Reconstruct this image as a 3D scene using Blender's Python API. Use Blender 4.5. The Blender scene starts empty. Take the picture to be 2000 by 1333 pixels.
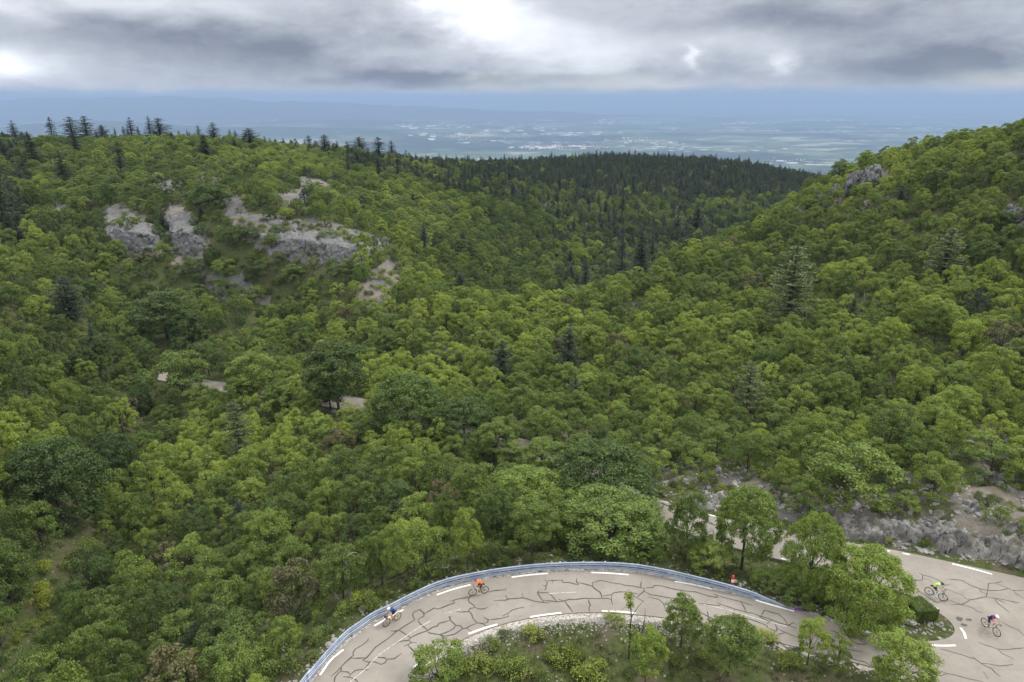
import bpy, bmesh, math, random
import numpy as np
from mathutils import Vector, Matrix

# ------------------------------------------------------------------ camera, sky, sun
SC = bpy.context.scene
COL = SC.collection
H = 37.5                       # the drone hovers 37.5 m above the hairpin
PITCH = math.atan((666.5 - 190.0) / 1333.0)
SP, CP = math.sin(PITCH), math.cos(PITCH)
cam = bpy.data.cameras.new('camera')
cam.sensor_width = 36.0
cam.lens = 24.0
cam.clip_start = 0.5
cam.clip_end = 400000.0
camo = bpy.data.objects.new('camera', cam)
COL.objects.link(camo)
camo.location = (0, 0, H)
camo.rotation_euler = (math.pi / 2 - PITCH, 0, 0)
SC.camera = camo

SUN_ELEV, SUN_AZ = math.radians(54), math.radians(72)      # azimuth clockwise from +Y
w = bpy.data.worlds.new("World")
SC.world = w
w.use_nodes = True
NT = w.node_tree
NT.nodes.clear()


class G:
    """tiny node-graph helper"""
    def __init__(s, nt):
        s.nt = nt

    def n(s, typ, **kw):
        nd = s.nt.nodes.new(typ)
        for k, v in kw.items():
            if k == 'ins':
                for kk, vv in v.items():
                    s.set(nd.inputs[kk], vv)
            else:
                setattr(nd, k, v)
        return nd

    def set(s, inp, v):
        if isinstance(v, bpy.types.NodeSocket):
            s.nt.links.new(v, inp)
        else:
            inp.default_value = v

    def m(s, op, a, b=None, c=None, clamp=False):
        nd = s.nt.nodes.new('ShaderNodeMath')
        nd.operation = op
        nd.use_clamp = clamp
        for i, x in enumerate((a, b, c)):
            if x is not None:
                s.set(nd.inputs[i], x)
        return nd.outputs[0]

    def vm(s, op, a, b=None):
        nd = s.nt.nodes.new('ShaderNodeVectorMath')
        nd.operation = op
        s.set(nd.inputs[0], a)
        if b is not None:
            s.set(nd.inputs[1], b)
        return nd.outputs[0]

    def mix(s, f, a, b, typ='MIX'):
        nd = s.nt.nodes.new('ShaderNodeMix')
        nd.data_type = 'RGBA'
        nd.blend_type = typ
        nd.clamp_factor = True
        s.set(nd.inputs[0], f)
        for i, x in ((6, a), (7, b)):
            if isinstance(x, tuple) and len(x) == 3:
                x = (*x, 1)
            s.set(nd.inputs[i], x)
        return nd.outputs[2]

    def ramp(s, v, lo, hi, a=0.0, b=1.0, smooth=True):
        nd = s.nt.nodes.new('ShaderNodeMapRange')
        nd.interpolation_type = 'SMOOTHSTEP' if smooth else 'LINEAR'
        s.set(nd.inputs[0], v)
        s.set(nd.inputs[1], lo)
        s.set(nd.inputs[2], hi)
        s.set(nd.inputs[3], a)
        s.set(nd.inputs[4], b)
        return nd.outputs[0]

    def noise(s, vec, scale, detail=4, rough=0.55, dist=0.0, col=False):
        nd = s.nt.nodes.new('ShaderNodeTexNoise')
        s.set(nd.inputs['Vector'], vec)
        nd.inputs['Scale'].default_value = scale
        nd.inputs['Detail'].default_value = detail
        nd.inputs['Roughness'].default_value = rough
        nd.inputs['Distortion'].default_value = dist
        return nd.outputs['Color' if col else 'Fac']

    def voro(s, vec, scale, feat='F1', out='Distance', rnd=1.0):
        nd = s.nt.nodes.new('ShaderNodeTexVoronoi')
        nd.feature = feat
        s.set(nd.inputs['Vector'], vec)
        nd.inputs['Scale'].default_value = scale
        nd.inputs['Randomness'].default_value = rnd
        return nd.outputs[out]

    def comb(s, x, y, z):
        nd = s.nt.nodes.new('ShaderNodeCombineXYZ')
        for i, v in enumerate((x, y, z)):
            s.set(nd.inputs[i], v)
        return nd.outputs[0]

    def sep(s, v):
        nd = s.nt.nodes.new('ShaderNodeSeparateXYZ')
        s.set(nd.inputs[0], v)
        return nd.outputs


def build_sky():
    g = G(NT)
    tc = g.n('ShaderNodeTexCoord').outputs['Generated']
    d = g.vm('NORMALIZE', tc)
    x, y, z = g.sep(d)
    az = g.m('MULTIPLY', g.m('ARCTAN2', x, y), 57.2958)
    el = g.m('MULTIPLY', g.m('ARCSINE', z), 57.2958)
    sky = g.n('ShaderNodeTexSky')
    sky.sky_type = 'NISHITA'
    sky.sun_disc = False
    sky.sun_elevation = SUN_ELEV
    sky.sun_rotation = SUN_AZ
    sky.altitude = 900
    # warp so that cloud edges are ragged
    wv = g.comb(g.m('MULTIPLY', az, 0.10), g.m('MULTIPLY', el, 0.24), 0.0)
    n1 = g.noise(wv, 1.5, 8, 0.60, 0.15)
    n2 = g.noise(g.comb(g.m('MULTIPLY', az, 0.12), g.m('MULTIPLY', el, 0.32), 3.3), 1.4, 7, 0.56, 0.2)
    n3 = g.noise(g.comb(g.m('MULTIPLY', az, 0.05), g.m('MULTIPLY', el, 0.2), 7.7), 1.1, 3, 0.5)
    waz = g.m('ADD', az, g.m('MULTIPLY', g.m('SUBTRACT', n1, 0.5), 9.0))
    wel = g.m('ADD', el, g.m('MULTIPLY', g.m('SUBTRACT', n2, 0.5), 2.2))

    def gauss(a0, e0, sa, se, amp):
        da = g.m('DIVIDE', g.m('SUBTRACT', waz, a0), sa)
        de = g.m('DIVIDE', g.m('SUBTRACT', wel, e0), se)
        r = g.m('ADD', g.m('MULTIPLY', da, da), g.m('MULTIPLY', de, de))
        return g.m('MULTIPLY', g.m('EXPONENT', g.m('MULTIPLY', r, -1.0)), amp)

    tot = 0.48
    for b in BLOBS:
        tot = g.m('ADD', tot, gauss(*b))
    tot = g.m('ADD', tot, g.m('MULTIPLY', g.m('SUBTRACT', n1, 0.5), 0.20))
    tot = g.m('ADD', tot, g.m('MULTIPLY', g.m('SUBTRACT', n2, 0.5), 0.24))
    tot = g.m('ADD', tot, g.m('MULTIPLY', g.m('SUBTRACT', n3, 0.5), 0.10))
    n5 = g.noise(g.comb(g.m('MULTIPLY', az, 0.30), g.m('MULTIPLY', el, 0.60), 1.3), 2.2, 8, 0.62, 0.2)
    tot = g.m('ADD', tot, g.m('MULTIPLY', g.m('SUBTRACT', n5, 0.5), 0.15))
    tot = g.m('MAXIMUM', tot, 0.20)
    # thick cloud is darker and greyer, thin cloud white
    t = g.ramp(tot, 0.2, 1.05, 0, 1, False)
    ccol = g.mix(t, (0.150, 0.173, 0.222), (0.80, 0.83, 0.88))
    # the overcast gets brighter towards the zenith (CIE overcast)
    up = g.ramp(el, 7.5, 50.0, 0.0, 1.0)
    ccol = g.mix(up, ccol, ZEN)
    # a little clear air shows through: thin gaps
    haze = g.ramp(wel, 0.95, 0.0, 0, 1)
    ccol = g.mix(haze, ccol, (0.235, 0.295, 0.385))
    scaled = g.vm('SCALE', ccol)
    scaled.node.inputs['Scale'].default_value = 10.0
    gap = g.m('MULTIPLY', g.ramp(n3, 0.55, 0.75), 0.25)
    out = g.mix(gap, scaled, sky.outputs[0])
    bg = g.n('ShaderNodeBackground')
    g.set(bg.inputs[0], out)
    bg.inputs[1].default_value = 0.1
    o = g.n('ShaderNodeOutputWorld')
    NT.links.new(bg.outputs[0], o.inputs[0])


# azimuth, elevation, widths, amplitude of the cloud masses (degrees)
ZEN = (1.42, 1.44, 1.48)
BLOBS = [
    (-3.0, 6.6, 3.6, 2.0, 0.62),
    (1.0, 4.6, 5.0, 1.2, 0.34),
    (7.0, 3.2, 5.5, 1.2, 0.22),
    (-10.0, 3.2, 4.0, .7, 0.14),
    (-35.5, 2.0, 3.6, 0.8, 0.60),
    (-30, 6.4, 12.0, 1.2, 0.22),
    (13.6, 2.7, 0.6, 0.8, 0.30),
    (20.3, 2.5, 1.0, 0.7, 0.26),
    (17, 4.0, 4.0, 1.0, 0.14),
    (-17, 3.4, 12.0, 1.9, -0.25),
    (-28, 4.2, 8.0, 1.0, -0.10),
    (-6, 1.2, 9.0, 0.55, -0.26),
    (22, 5.2, 11.0, 1.4, -0.24),
    (31, 2.2, 8.5, 1.5, -0.36),
    (10, 1.6, 9.0, .5, -0.10),
]
build_sky()
w.cycles.sampling_method = 'MANUAL'
w.cycles.sample_map_resolution = 512

sl = bpy.data.lights.new('sun', 'SUN')
sl.energy = 1.5
sl.angle = math.radians(11)
sl.color = (1.0, 0.96, 0.90)
so = bpy.data.objects.new('sun', sl)
COL.objects.link(so)
sd = Vector((math.sin(SUN_AZ) * math.cos(SUN_ELEV), math.cos(SUN_AZ) * math.cos(SUN_ELEV), math.sin(SUN_ELEV)))
so.rotation_euler = (-sd).to_track_quat('-Z', 'Y').to_euler()
so.location = (0, 0, 200)

SC.view_settings.view_transform = 'Standard'
SC.view_settings.look = 'None'
SC.view_settings.exposure = 0.68
SC.view_settings.gamma = 1.0
SC.cycles.use_denoising = True
SC.cycles.volume_bounces = 0
SC.cycles.max_bounces = 6
SC.cycles.diffuse_bounces = 3
SC.cycles.transmission_bounces = 3
SC.cycles.transparent_max_bounces = 8

# ------------------------------------------------------------------ helpers
rng = np.random.default_rng(7)
random.seed(7)


def tag(o, label=None, cat=None, group=None, kind=None):
    if label: o['label'] = label
    if cat: o['category'] = cat
    if group: o['group'] = group
    if kind: o['kind'] = kind
    return o


def link(name, me, mats=None, parent=None):
    o = bpy.data.objects.new(name, me)
    COL.objects.link(o)
    if mats is not None:
        for mt in (mats if isinstance(mats, (list, tuple)) else [mats]):
            me.materials.append(mt)
    if parent:
        o.parent = parent
    return o


def empty(name, loc, rz=0.0):
    o = bpy.data.objects.new(name, None)
    COL.objects.link(o)
    o.location = loc
    o.rotation_euler = (0, 0, rz)
    o.empty_display_size = 0.3
    return o


def mesh_np(name, V, F, smooth=False):
    """V (n,3) array, F (m,k) array of equal sized faces"""
    me = bpy.data.meshes.new(name)
    V = np.asarray(V, dtype=np.float32)
    F = np.asarray(F, dtype=np.int32)
    k = F.shape[1]
    me.vertices.add(len(V))
    me.vertices.foreach_set('co', V.ravel())
    me.loops.add(F.size)
    me.loops.foreach_set('vertex_index', F.ravel())
    me.polygons.add(len(F))
    me.polygons.foreach_set('loop_start', np.arange(0, F.size, k, dtype=np.int32))
    me.polygons.foreach_set('loop_total', np.full(len(F), k, dtype=np.int32))
    if smooth:
        me.polygons.foreach_set('use_smooth', np.ones(len(F), dtype=bool))
    me.update(calc_edges=True)
    return me


class MB:
    """collects quads/boxes/tubes into one mesh; face material index optional"""
    def __init__(s):
        s.V, s.F, s.M, s.S = [], [], [], []

    def add(s, verts, faces, mi=0, smooth=False):
        b = len(s.V)
        s.V += [tuple(v) for v in verts]
        for f in faces:
            s.F.append([b + i for i in f])
            s.M.append(mi)
            s.S.append(smooth)

    def box(s, c, size, rot=None, mi=0, bev=0.0):
        x, y, z = [a / 2 for a in size]
        vs = [Vector((sx * x, sy * y, sz * z)) for sx in (-1, 1) for sy in (-1, 1) for sz in (-1, 1)]
        if rot is not None:
            vs = [rot @ v for v in vs]
        c = Vector(c)
        s.add([v + c for v in vs], [(0, 1, 3, 2), (4, 6, 7, 5), (0, 4, 5, 1), (2, 3, 7, 6), (0, 2, 6, 4), (1, 5, 7, 3)], mi)

    def tube(s, pts, rad, n=8, mi=0, cap=True, smooth=True):
        pts = [Vector(p) for p in pts]
        if not hasattr(rad, '__len__'):
            rad = [rad] * len(pts)
        rings = []
        prev = None
        for i, p in enumerate(pts):
            d = (pts[min(i + 1, len(pts) - 1)] - pts[max(i - 1, 0)])
            if d.length < 1e-9: d = Vector((0, 0, 1))
            d.normalize()
            if prev is None:
                a = d.orthogonal().normalized()
            else:
                a = (prev - d * prev.dot(d))
                a = a.normalized() if a.length > 1e-6 else d.orthogonal().normalized()
            prev = a
            b = d.cross(a)
            rings.append([p + (a * math.cos(2 * math.pi * k / n) + b * math.sin(2 * math.pi * k / n)) * rad[i] for k in range(n)])
        vs = [v for r in rings for v in r]
        fs = []
        for i in range(len(pts) - 1):
            for k in range(n):
                k2 = (k + 1) % n
                fs.append((i * n + k, i * n + k2, (i + 1) * n + k2, (i + 1) * n + k))
        s.add(vs, fs, mi, smooth)
        if cap:
            s.add(rings[0], [tuple(range(n - 1, -1, -1))], mi)
            s.add(rings[-1], [tuple(range(n))], mi)

    def mesh(s, name):
        me = bpy.data.meshes.new(name)
        me.from_pydata([tuple(v) for v in s.V], [], s.F)
        me.polygons.foreach_set('material_index', s.M)
        me.polygons.foreach_set('use_smooth', s.S)
        me.update()
        return me

    def build(s, name, mats, parent=None):
        return link(name, s.mesh(name), mats, parent)


# pixel (of the 2000x1333 photograph) -> point of the place
def PZ(u, v, z):
    """point at height z"""
    r = Vector(((u - 1000) / 1333, 0, 0)) + Vector((0, CP, -SP)) + Vector((0, SP, CP)) * ((666.5 - v) / 1333)
    t = (z - H) / r.z
    return Vector((r.x * t, r.y * t, z))


def PD(u, v, D):
    """point at forward distance D"""
    r = Vector(((u - 1000) / 1333, 0, 0)) + Vector((0, CP, -SP)) + Vector((0, SP, CP)) * ((666.5 - v) / 1333)
    t = D / r.y
    return Vector((r.x * t, D, H + r.z * t))


def proj(x, y, z):
    """world -> pixel of the photograph (arrays)"""
    dz = z - H
    dep = y * CP - dz * SP
    uu = 1000 + 1333 * x / np.maximum(dep, 0.1)
    vv = 666.5 - 1333 * (y * SP + dz * CP) / np.maximum(dep, 0.1)
    return uu, vv, dep


# value noise / fbm / worley on arrays
def _hash(ix, iy, iz, seed):
    h = (ix.astype(np.int64) * 374761393 + iy.astype(np.int64) * 668265263 + iz.astype(np.int64) * 2147483647 + seed * 974711) & 0xffffffff
    h = ((h ^ (h >> 13)) * 1274126177) & 0xffffffff
    h = ((h ^ (h >> 16)) * 2246822519) & 0xffffffff
    return ((h ^ (h >> 13)) & 0xffffff) / float(0xffffff)


def vnoise(x, y, z=None, seed=0):
    if z is None: z = np.zeros_like(x)
    ix, iy, iz = np.floor(x), np.floor(y), np.floor(z)
    fx, fy, fz = x - ix, y - iy, z - iz
    fx, fy, fz = [f * f * (3 - 2 * f) for f in (fx, fy, fz)]
    r = 0
    for a in (0, 1):
        for b in (0, 1):
            for c in (0, 1):
                wgt = (fx if a else 1 - fx) * (fy if b else 1 - fy) * (fz if c else 1 - fz)
                r = r + wgt * _hash(ix + a, iy + b, iz + c, seed)
    return r * 2 - 1


def fbm(x, y, z=None, oct=4, seed=0, gain=0.5):
    r, a, f = 0, 1.0, 1.0
    for i in range(oct):
        r = r + a * vnoise(x * f, y * f, None if z is None else z * f, seed + i * 17)
        a *= gain
        f *= 2.03
    return r


def worley(x, y, z, seed=0):
    ix, iy, iz = np.floor(x), np.floor(y), np.floor(z)
    f1 = np.full_like(x, 9.0)
    f2 = np.full_like(x, 9.0)
    cid = np.zeros_like(x)
    for a in (-1, 0, 1):
        for b in (-1, 0, 1):
            for c in (-1, 0, 1):
                jx, jy, jz = ix + a, iy + b, iz + c
                px = jx + _hash(jx, jy, jz, seed)
                py = jy + _hash(jx, jy, jz, seed + 1)
                pz = jz + _hash(jx, jy, jz, seed + 2)
                d = np.sqrt((px - x) ** 2 + (py - y) ** 2 + (pz - z) ** 2)
                m = d < f1
                f2 = np.where(m, f1, np.minimum(f2, d))
                cid = np.where(m, _hash(jx, jy, jz, seed + 5), cid)
                f1 = np.where(m, d, f1)
    return f1, f2, cid


def sstep(a, b, x):
    t = np.clip((x - a) / (b - a), 0, 1)
    return t * t * (3 - 2 * t)


# ------------------------------------------------------------------ materials
def mat(name, fn):
    m = bpy.data.materials.new(name)
    m.use_nodes = True
    nt = m.node_tree
    nt.nodes.clear()
    g = G(nt)
    out = g.n('ShaderNodeOutputMaterial')
    sh = fn(g)
    if isinstance(sh, tuple):
        nt.links.new(sh[0], out.inputs['Surface'])
        if sh[1] is not None: nt.links.new(sh[1], out.inputs['Displacement'])
    else:
        nt.links.new(sh, out.inputs['Surface'])
    return m


def pbsdf(g, col, rough=0.8, spec=0.3, metal=0.0, bump=None, bstr=0.5, bdist=0.05):
    p = g.n('ShaderNodeBsdfPrincipled')
    g.set(p.inputs['Base Color'], (*col, 1) if isinstance(col, tuple) and len(col) == 3 else col)
    g.set(p.inputs['Roughness'], rough)
    p.inputs['Specular IOR Level'].default_value = spec
    p.inputs['Metallic'].default_value = metal
    if bump is not None:
        b = g.n('ShaderNodeBump')
        b.inputs['Strength'].default_value = bstr
        b.inputs['Distance'].default_value = bdist
        g.set(b.inputs['Height'], bump)
        g.nt.links.new(b.outputs[0], p.inputs['Normal'])
    return p.outputs[0]


def plain(name, col, rough=0.7, spec=0.3, metal=0.0, var=0.12, scale=6.0):
    def f(g):
        tc = g.n('ShaderNodeTexCoord').outputs['Object']
        n = g.noise(tc, scale, 4, 0.6)
        c = g.mix(g.ramp(n, 0.3, 0.7), tuple(a * (1 - var) for a in col), tuple(min(1, a * (1 + var)) for a in col))
        return pbsdf(g, c, rough, spec, metal)
    return mat(name, f)


def leaf_mat(name, dark, mid, bright, trans=0.3, tcol=None):
    """foliage: colour varies per tree ('hue'), per neighbourhood and per leaf clump"""
    def f(g):
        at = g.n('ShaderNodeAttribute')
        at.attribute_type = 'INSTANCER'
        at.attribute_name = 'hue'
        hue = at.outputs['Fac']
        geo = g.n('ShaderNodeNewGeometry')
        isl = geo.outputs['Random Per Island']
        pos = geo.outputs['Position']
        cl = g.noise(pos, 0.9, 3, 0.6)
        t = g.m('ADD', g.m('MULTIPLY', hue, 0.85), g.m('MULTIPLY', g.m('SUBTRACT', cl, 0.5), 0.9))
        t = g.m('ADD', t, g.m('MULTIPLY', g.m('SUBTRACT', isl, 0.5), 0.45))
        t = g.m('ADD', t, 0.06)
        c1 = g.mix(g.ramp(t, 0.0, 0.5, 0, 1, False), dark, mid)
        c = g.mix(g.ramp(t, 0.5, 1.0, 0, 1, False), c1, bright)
        d = g.n('ShaderNodeBsdfPrincipled')
        g.set(d.inputs['Base Color'], c)
        d.inputs['Roughness'].default_value = 0.55
        d.inputs['Specular IOR Level'].default_value = 0.25
        tr = g.n('ShaderNodeBsdfTranslucent')
        g.set(tr.inputs[0], g.mix(1.0, c, (1.25, 1.15, 0.5) if tcol is None else tcol, 'MULTIPLY'))
        mx = g.n('ShaderNodeMixShader')
        mx.inputs[0].default_value = trans
        g.nt.links.new(d.outputs[0], mx.inputs[1])
        g.nt.links.new(tr.outputs[0], mx.inputs[2])
        return mx.outputs[0]
    return mat(name, f)


M = {}
M['oak'] = leaf_mat('oak_leaves', (0.068, 0.106, 0.030), (0.146, 0.206, 0.046), (0.272, 0.345, 0.064), .38)
M['maple'] = leaf_mat('maple_leaves', (0.050, 0.084, 0.028), (0.122, 0.182, 0.044), (0.240, 0.320, 0.064), .36)
M['shrub'] = leaf_mat('shrub_leaves', (0.052, 0.072, 0.024), (0.120, 0.165, 0.030), (0.230, 0.265, 0.030), 0.25)
M['conifer'] = leaf_mat('conifer_needles', (0.028, 0.044, 0.024), (0.058, 0.084, 0.036), (0.135, 0.165, 0.060), 0.15)
M['dry'] = leaf_mat('dry_leaves', (0.075, 0.078, 0.036), (0.120, 0.112, 0.050), (0.165, 0.150, 0.062), 0.2)
M['grass'] = leaf_mat('grass_blades', (0.048, 0.058, 0.020), (0.075, 0.090, 0.028), (0.130, 0.130, 0.050), 0.25)


def bark_f(c0, c1):
    def f(g):
        tc = g.n('ShaderNodeTexCoord').outputs['Object']
        n = g.noise(g.vm('MULTIPLY', tc, (6.0, 6.0, 1.5)), 3.0, 5, 0.65)
        return pbsdf(g, g.mix(g.ramp(n, 0.35, 0.68), c0, c1), 0.9, 0.15, bump=n, bstr=0.6, bdist=0.03)
    return f


M['bark'] = mat('bark', bark_f((0.030, 0.026, 0.022), (0.110, 0.098, 0.085)))
M['dead'] = mat('dead_wood', bark_f((0.10, 0.085, 0.07), (0.42, 0.36, 0.30)))

# ------------------------------------------------------------------ road layout
def catmull(P, n=6, closed=False):
    P = [Vector(p) for p in P]
    out = []
    for i in range(len(P) - 1):
        p0 = P[i - 1] if i > 0 else P[0] * 2 - P[1]
        p1, p2 = P[i], P[i + 1]
        p3 = P[i + 2] if i + 2 < len(P) else P[-1] * 2 - P[-2]
        for k in range(n):
            t = k / n
            out.append(0.5 * ((2 * p1) + (p2 - p0) * t + (2 * p0 - 5 * p1 + 4 * p2 - p3) * t * t + (3 * p1 - p0 - 3 * p2 + p3) * t ** 3))
    out.append(P[-1])
    return out


OUTER = [Vector((-19.0, 14, 0)), Vector((-17.2, 26, 0))] + [PZ(u, v, 0) for u, v in (
    (603, 1340), (645, 1290), (680, 1256), (733, 1216), (790, 1186), (845, 1161), (900, 1143), (980, 1128), (1060, 1119), (1150, 1115),
    (1230, 1118), (1300, 1128), (1370, 1146), (1430, 1160), (1510, 1180), (1590, 1203), (1640, 1220), (1700, 1236), (1750, 1246), (1800, 1252),
    (1838, 1250), (1860, 1240), (1864, 1228), (1855, 1214), (1838, 1200), (1818, 1187))]
INNER = [Vector((-10.5, 14, 0)), Vector((-9.3, 26, 0))] + [PZ(u, v, 0) for u, v in (
    (800, 1330), (830, 1298), (865, 1270), (915, 1244), (975, 1221), (1035, 1207), (1100, 1199), (1160, 1196), (1235, 1200), (1300, 1207),
    (1370, 1222), (1500, 1250), (1600, 1276), (1700, 1302), (1815, 1334))] + [Vector(p) for p in (
        (33.5, 30.5, 0), (40, 28.5, 0), (46, 31.5, 0), (48.5, 37, 0), (47, 42.5, 0))]
UP = [  # upper leg: (upper edge u,v, lower edge u,v, z)
    (2000, 1129, 1818, 1187, 0.0), (1880, 1103, 1780, 1165, 0), (1744, 1074, 1720, 1146, 0), (1650, 1059, 1650, 1121, -.35), (1580, 1046, 1592, 1107, -.8),
    (1510, 1031, 1527, 1094, -1.3), (1440, 1018, 1457, 1076, -1.9), (1370, 1003, 1385, 1056, -2.6), (1275, 971, 1292, 1020, -3.8),
    (1170, 921, 1185, 965, -5.2), (1060, 869, 1075, 907, -6.6), (950, 840, 965, 877, -8.1), (850, 817, 862, 850, -9.5),
    (720, 781, 735, 812, -11.3), (600, 762, 610, 790, -12.7), (451, 749, 455, 768, -14), (393, 740, 395, 759, -14.5), (310, 722, 308, 742, -15.2)]
outer_s = catmull(OUTER, 5)
inner_s = catmull(INNER, 5)
upU = catmull([PZ(a, b, z) for a, b, c, d, z in UP], 5)
upL = catmull([PZ(c, d, z) for a, b, c, d, z in UP], 5)

near_poly = outer_s + [upU[0]] + list(reversed(inner_s))
road_pts = []      # (point) samples of the surface, for the ground to follow
npoly = [(p.x, p.y) for p in near_poly]


def inpoly(x, y, poly):
    x = np.asarray(x, float)
    y = np.asarray(y, float)
    c = np.zeros(x.shape, bool)
    n = len(poly)
    for i in range(n):
        x1, y1 = poly[i]
        x2, y2 = poly[(i + 1) % n]
        if y1 == y2: continue
        m = ((y1 > y) != (y2 > y)) & (x < (x2 - x1) * (y - y1) / (y2 - y1) + x1)
        c ^= m
    return c


gx, gy = np.meshgrid(np.arange(-20, 52, 0.7), np.arange(14, 52, 0.7))
msk = inpoly(gx, gy, npoly)
for x, y in zip(gx[msk], gy[msk]): road_pts.append((x, y, 0.0))
for p in outer_s + inner_s: road_pts.append((p.x, p.y, 0.0))
for a, b in zip(upU, upL):
    for k in range(9):
        q = a.lerp(b, k / 8)
        road_pts.append(tuple(q))
from mathutils.kdtree import KDTree
kdr = KDTree(len(road_pts))
for i, p in enumerate(road_pts): kdr.insert((p[0], p[1], 0), i)
kdr.balance()

# ------------------------------------------------------------------ terrain
# (u, v, forward distance, canopy): what the photo shows there and how far it is; canopy = mean tree height above the ground
CT = [
    (1640, 335, 200, 2), (2000, 262, 150, 3), (1820, 300, 172, 3), (2000, 600, 95, 3), (2000, 450, 120, 3), (2000, 800, 68, 3), (2000, 950, 56, 1.5),
    (2000, 1050, 50, 0.3), (1900, 1000, 53.5, .3), (1800, 940, 58, .6), (1700, 1000, 55.5, 0.2), (1700, 930, 60, .6), (1600, 980, 58.5, .3),
    (1700, 800, 75, 3), (1700, 650, 97, 3), (1700, 420, 150, 3), (1500, 900, 68, 2), (1500, 960, 62, .5), (1500, 800, 82, 3), (1500, 650, 110, 3),
    (1500, 500, 155, 3), (1500, 420, 190, 3), (1300, 500, 172, 3), (1300, 600, 130, 3), (1300, 700, 105, 3), (1300, 800, 88, 3), (1300, 900, 73, 1),
    (1130, 560, 150, 3), (1100, 650, 118, 3), (1100, 750, 100, 3), (1100, 820, 90, 1), (900, 600, 135, 3), (900, 700, 115, 3), (700, 600, 142, 3), (700, 700, 122, 3),
    (500, 650, 140, 3), (500, 605, 152, 3),
    (600, 440, 176, 0), (600, 522, 163, 0), (700, 480, 170, 0), (750, 550, 152, 1), (480, 580, 150, 0.5), (470, 425, 178, 0), (500, 480, 168, 0), (850, 560, 157, 3),
    (250, 410, 188, 0), (250, 478, 171, 0), (200, 600, 140, 3), (360, 410, 188, 0), (370, 480, 172, 0), (500, 350, 225, 2), (500, 287, 300, 2), (0, 267, 290, 2),
    (250, 272, 300, 2), (250, 330, 235, 2), (0, 400, 188, 3), (0, 550, 130, 3), (0, 700, 95, 3), (0, 900, 68, 4), (0, 1100, 54.5, 4), (0, 1300, 41.5, 4), (-150, 1100, 48, 4), (-150, 900, 58, 4),
    (100, 850, 83, 3), (100, 720, 112, 3),
    (90, 1230, 51, 0.0), (50, 1333, 44.5, 0), (140, 1100, 62, 0), (190, 985, 78, 0), (235, 890, 95, 0), (300, 812, 112, 0), (310, 640, 148, 0), (420, 600, 155, 1),
    (300, 1333, 41, 2), (300, 1200, 50, 3), (400, 1100, 60, 3), (400, 1000, 70, 3), (400, 900, 84, 3), (550, 850, 92, 3), (600, 1000, 64, 3), (600, 1150, 47.5, 1.5),
    (500, 1300, 39, 1), (750, 1080, 53, 2), (900, 1080, 52.5, 0), (850, 950, 68, 3), (750, 900, 78, 3), (1000, 900, 76, 3), (1100, 1000, 59, 2),
    (1000, 1098, 49.6, 0), (1300, 1080, 52, 0), (1400, 1092, 50.6, 0), (1200, 1070, 53, 0), (1460, 1110, 49.3, 0),
    (1000, 1280, 38.7, 0), (1300, 1290, 38, 0), (1150, 1240, 41.2, 0), (1000, 1333, 35.8, 0),
    (900, 400, 270, 3), (900, 480, 212, 3), (1000, 540, 190, 3), (920, 560, 172, 3), (800, 350, 290, 3), (800, 305, 380, 4), (1000, 312, 450, 6), (1300, 302, 560, 6), (1150, 304, 500, 6), (1450, 312, 550, 6), (1600, 342, 520, 6),
    (1400, 365, 430, 5), (1400, 425, 345, 4), (1100, 450, 275, 2), (1230, 480, 275, 4), (1100, 380, 350, 3), (1500, 380, 410, 5), (1320, 455, 310, 4), (1120, 520, 228, 4),
]
ctl = []
for c in CT:
    p = PD(c[0], c[1], c[2])
    ctl.append((p.x, p.y, p.z - c[3]))
# places the photo does not show, so the hills close behind their crests and under the camera
ctl += [(130, 262, 2), (150, 200, 26), (200, 150, 38), (240, 260, 15), (110, 100, 19), (95, 60, 14), (70, 30, 8), (75, 0, 10), (0, 0, 1), (15, 25, .6), (-60, 0, -10), (-35, 5, -5), (60, -50, 10),
        (0, -60, 4), (-200, 100, 12), (-110, 40, 2), (-90, 60, 0), (-120, 100, 8), (-150, -50, 4), (-260, 200, 18), (-300, 350, 5), (-100, 400, 6), (-220, 480, -12), (-420, 600, -60),
        (-60, 520, -16), (0, 700, -45), (150, 720, -50), (300, 700, -60), (400, 620, -55), (330, 500, -25), (260, 400, -16), (180, 330, -14),
        (-350, 900, -120), (0, 950, -110), (350, 950, -120), (600, 900, -110), (700, 600, -20), (500, 350, 20), (-700, 500, -30), (-700, 900, -120),
        (0, 1300, -190), (600, 1300, -200), (-600, 1300, -190), (1000, 1300, -180)]
for u_, v_, D_, dz in ((1130, 565, 178, -7), (1300, 502, 215, -9), (1400, 462, 245, -10), (1500, 424, 260, -12), (1300, 502, 250, -6), (1000, 580, 160, -5), (1600, 372, 290, -14), (1560, 385, 340, -10)):
    p = PD(u_, v_, D_)
    ctl.append((p.x, p.y, p.z + dz))
for p in road_pts[::31]: ctl.append(p)
ctl = np.array(ctl, float)


def qmap(x, y):
    s = np.maximum(y, -65) + 80.0
    return np.stack([x / s * 1.6, np.log(s) * 1.6], -1)


Q = qmap(ctl[:, 0], ctl[:, 1])


def tpsk(d2):
    return 0.5 * d2 * np.log(d2 + 1e-12)


n_c = len(ctl)
K = tpsk(((Q[:, None] - Q[None]) ** 2).sum(-1)) + np.eye(n_c) * 2e-4
A = np.zeros((n_c + 3, n_c + 3))
A[:n_c, :n_c] = K
A[:n_c, n_c] = 1
A[:n_c, n_c + 1:] = Q
A[n_c:, :n_c] = A[:n_c, n_c:].T
sol = np.linalg.solve(A, np.concatenate([ctl[:, 2], np.zeros(3)]))


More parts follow.
